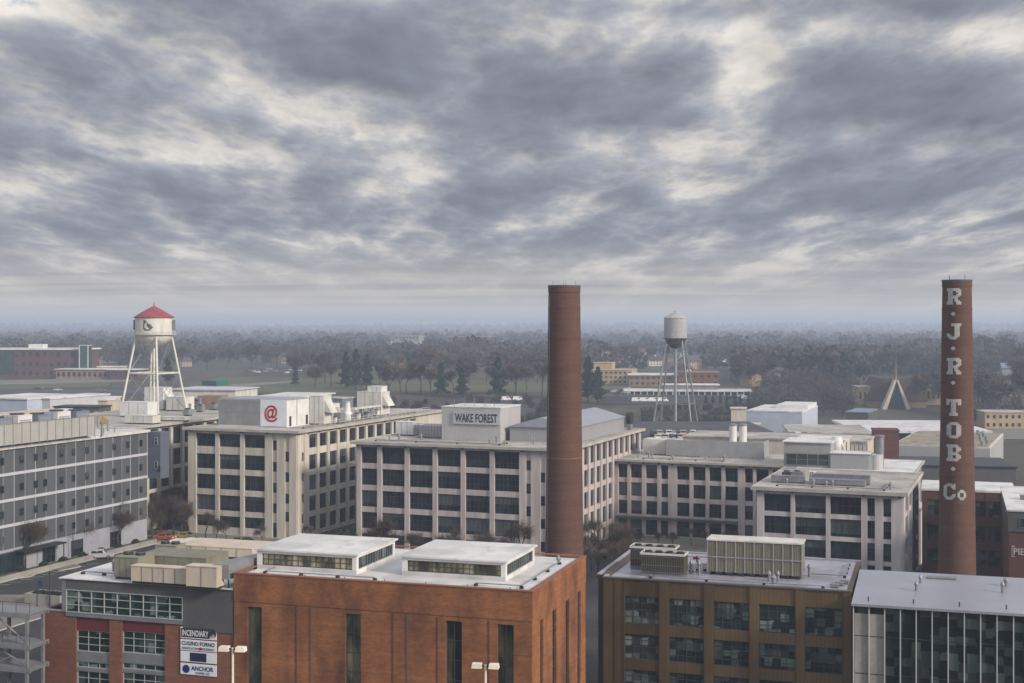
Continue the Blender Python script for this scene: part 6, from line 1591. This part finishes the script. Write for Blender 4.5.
# belt of bare trees
n = 0; placed = []
zones = [ # count, px range, py(base) range, label, group
    (46, (-20, 135), (353, 368), 'bare grey tree in the wood behind the long brick office', 'bare trees behind the brick office'),
    (40, (128, 300), (356, 372), 'bare tree in the belt behind the red capped water tower', 'bare trees behind the red capped tower'),
    (44, (290, 560), (364, 384), 'bare tree on the far side of the broad lawn', 'bare trees beyond the lawn'),
    (24, (310, 560), (382, 397), 'bare tree standing on the near side of the broad lawn', 'bare trees on the lawn'),
    (44, (575, 760), (353, 366), 'bare tree behind the tan and brick buildings', 'bare trees behind the brick buildings'),
    (44, (720, 870), (360, 392), 'bare tree in the wood between the colonnade building and the church', 'bare trees before the church'),
    (40, (850, 1050), (354, 384), 'bare tree around the church and the houses', 'bare trees around the church'),
    (10, (918, 1040), (396, 428), 'bare tree between the church and the pale factory', 'bare trees by the pale factory')]
random.seed(42)
for cnt, (a, b), (c, d), lab, grp in zones:
    for i in range(cnt):
        px = a+(b-a)*(i+random.random())/cnt; py = c+(d-c)*random.random()**1.2; x, y = GT(px, py)
        if y > 1750: y = random.uniform(1200, 1700); x = X(px, y)
        h = random.uniform(19, 27) if y > 560 else random.uniform(9, 14)
        if 700 < y < 800: h = random.uniform(16, 21)
        put_tree(random.choice(far_v), x, y, 18, h, 'bare_tree', lab, grp)
random.seed(8)
for px, py, h, lab in ((295, 386, 11, 'small dark evergreen standing alone on the lawn'), (346, 388, 20, 'dark evergreen clump tree at the lawn, first of three'), (356, 390, 22, 'tallest dark evergreen in the lawn clump'), (367, 389, 19, 'dark evergreen at the end of the lawn clump'),
        (441, 397, 17, 'dark evergreen behind the lettered penthouse'), (462, 398, 16, 'dark evergreen above the middle of the lettered penthouse'), (498, 399, 21, 'broad evergreen just beside the plain chimney'), (588, 402, 22, 'big dark evergreen peeping out behind the plain chimney'), (598, 404, 18, 'lower dark evergreen between the plain chimney and the tan building'),
        (168, 384, 17, 'evergreen seen through the legs of the red capped tower'), (843, 387, 19, 'green evergreen in the wood before the church'), (853, 380, 20, 'taller evergreen in the wood before the church'), (822, 372, 18, 'evergreen deep in the wood before the church'), (690, 362, 15, 'evergreen behind the long brick building'), (1010, 366, 18, 'evergreen near the far houses')):
    x, y = GT(px, py); put_tree(random.choice(con_v), x, y, 18, h, 'evergreen_tree', lab, 'evergreens beyond the factories')
for i in range(9): x, y = GT(706+i*7+random.uniform(-1, 1), 404); put_tree(con_v[i % 3], x, y, 18, 4.5, 'small_evergreen', 'small clipped evergreen in the row before the colonnade building', 'row of small evergreens')
# street and court trees near by
ntl = []
for px, py, h in ((24, 571, 11), (68, 556, 11), (74, 554, 10), (112, 546, 12), (118, 548, 9)): ntl.append((px, py, h, 'bare street tree in the planter along the grey panelled building', 'street trees along the grey building'))
for i in range(34): ntl.append((143+random.uniform(0, 50), 503+random.uniform(0, 36), random.uniform(7, 11), 'bare reddish brown tree in the court between the cream blocks', 'court trees between the cream blocks'))
for px, py, h in ((206, 541, 7), (216, 543, 6), (226, 543, 5), (262, 545, 5), (308, 545, 5)): ntl.append((px, py, h, 'thin bare tree in front of the cream block', 'street trees before the cream block'))
for px, py, h in ((388, 566, 10.5), (378, 566, 9), (446, 572, 10), (476, 572, 9), (518, 574, 11), (500, 575, 8), (410, 568, 8)): ntl.append((px, py, h, 'bare tree in front of the rose block windows', 'street trees before the rose block'))
for i in range(16): ntl.append((588+random.uniform(0, 38), 551+random.uniform(0, 34), random.uniform(6, 9), 'bare brown tree in the gap between the plain chimney and the twin cooling towers', 'trees in the gap behind the power house'))
for i in range(7): ntl.append((640+i*17+random.uniform(-3, 3), 546+random.uniform(0, 6), random.uniform(3.5, 5), 'small bare tree in the court before the arcade', 'small trees before the arcade'))
for px, py, h, lab, grp in ntl:
    x, y = G(px, py); put_tree(random.choice(near_v), x, y, 9, h, 'bare_street_tree', lab, grp, z=.1)
bl = [(345, 549, 3.6, 'large round evergreen shrub in the gap between the cream and rose blocks'), (352, 552, 3.0, 'smaller evergreen shrub beside the large one by the rose block'), (238, 549, 2.2, 'dark round shrub in front of the cream block'), (247, 550, 2.4, 'second dark round shrub in front of the cream block'), (612, 548, 1.3, 'low evergreen shrub at the arcade corner')]
for px, py, r, lab in bl: x, y = G(px, py); put_tree(random.choice(bush_v), x, y, 1, r, 'evergreen_shrub', lab, 'evergreen shrubs by the factory blocks', 'shrub', z=.05, parts=('stem', 'foliage'))
for i in range(7):
    x, y = A.w(3.2, -8-i*5.3)[:2]; put_tree(random.choice(bush_v), x, y, 1, .9, 'evergreen_shrub', 'small dark shrub in the planter along the grey panelled building', 'shrubs in the long planter', 'shrub', z=.7, parts=('stem', 'foliage'))
for i in range(6):
    x, y, _ = empty.__defaults__ and (0, 0, 0) or (0, 0, 0)
    gx, gy = G(42, 606); c_, s_ = math.cos(-TH), math.sin(-TH); lx, ly = -2.4+i*.95, 1.7
    put_tree(random.choice(bush_v), gx+lx*c_-ly*s_, gy+lx*s_+ly*c_, 1, .75, 'evergreen_shrub', 'small green shrub growing in the square planter box', 'shrubs in the square planter box', 'shrub', z=1.35, parts=('stem', 'foliage'))

# far wood, past counting
def far_wood():
    random.seed(77); m = MB(); k = m.mi('far_wood'); V = m.v; Fc = m.f
    for i in range(8200):
        if i < 6600: y = 1200+(random.random()**1.3)*6300; x = random.uniform(-.46, .46)*y*1.15
        elif i < 7500: y = random.uniform(1000, 1250); x = random.uniform(-.46, .46)*y*1.1
        else: y = random.uniform(790, 1060); x = random.uniform(.17, .46)*y
        px = 512+x/y*F; py = H0+(CZ-8)*F/y
        if 238 < px < 314 and 366 < py: continue
        if any(abs(x-hx) < 13 and -150 < y-hy < 12 for hx, hy in HOUSE): continue
        if noise.noise((x/170, y/420, 9)) > (.34 if px > 580 else .5) and y < 3000: continue
        if 215 < px < 560 and py > 372: continue
        if px < 215 and py > 366: continue
        if py > 376 and (855 < px < 950 or 965 < px): continue
        z = gz(x, y); h = (random.uniform(9, 21) if y < 3500 else random.uniform(8, 12))*(1+(.45 if y < 3500 else .15)*noise.noise((x/90, y/150, 0))); nq = 60 if y < 2300 else (26 if y < 4000 else 10); sz = 2.3 if y < 2300 else (4 if y < 4000 else 7)
        for j in range(nq):
            d = rnd_dir(); c = Vector((x+d.x*h*.38, y+d.y*h*.38, z+h*.58+d.z*h*.4)); a = rnd_dir()*sz*random.uniform(.5, 1); b = a.cross(rnd_dir()).normalized()*sz*.55
            q = len(V); V += [tuple(c-a-b), tuple(c+a-b), tuple(c+a*.6+b), tuple(c-a*.6+b)]; Fc.append((q, q+1, q+2, q+3)); m.m.append(k)
    for i in range(560):
        a_ = i % 3 if i < 330 else 3
        if a_ == 0: px, y = random.uniform(752, 856), random.uniform(600, 800)
        elif a_ == 1: px, y = random.uniform(640, 760), random.uniform(560, 640)
        elif a_ == 3: px, y = random.uniform(222, 565), random.uniform(585, 665)
        else: px, y = random.uniform(948, 1040), random.uniform(520, 760)
        if a_ == 2 and px > 985 and y < 600: continue
        x = X(px, y); z = gz(x, y); h = random.uniform(6, 12) if a_ not in (1, 3) else random.uniform(2, 5)
        for j in range(170):
            d = rnd_dir(); r_ = random.random()**.4; c = Vector((x+d.x*h*.4*r_, y+d.y*h*.4*r_, z+h*.52+d.z*h*.48*r_)); a = (d+rnd_dir()*.7).normalized()*random.uniform(.5, 1.1); b = a.cross(rnd_dir()).normalized()*.1
            q = len(V); V += [tuple(c-a-b), tuple(c+a-b), tuple(c+a+b), tuple(c-a+b)]; Fc.append((q, q+1, q+2, q+3)); m.m.append(k)
    m.build('far_forest', kind='stuff', label='hazy winter woods stretching to the horizon')
far_wood()
S.view_settings.view_transform = 'Standard'; S.view_settings.look = 'None'; S.view_settings.exposure = 0; S.view_settings.gamma = 1; S.view_settings.use_curve_mapping = False
S.cycles.use_denoising = True
S.cycles.max_bounces = 6; S.cycles.diffuse_bounces = 3; S.cycles.glossy_bounces = 2; S.cycles.volume_bounces = 2; S.cycles.transparent_max_bounces = 4
S.cycles.caustics_reflective = False; S.cycles.caustics_refractive = False
bpy.context.view_layer.update()
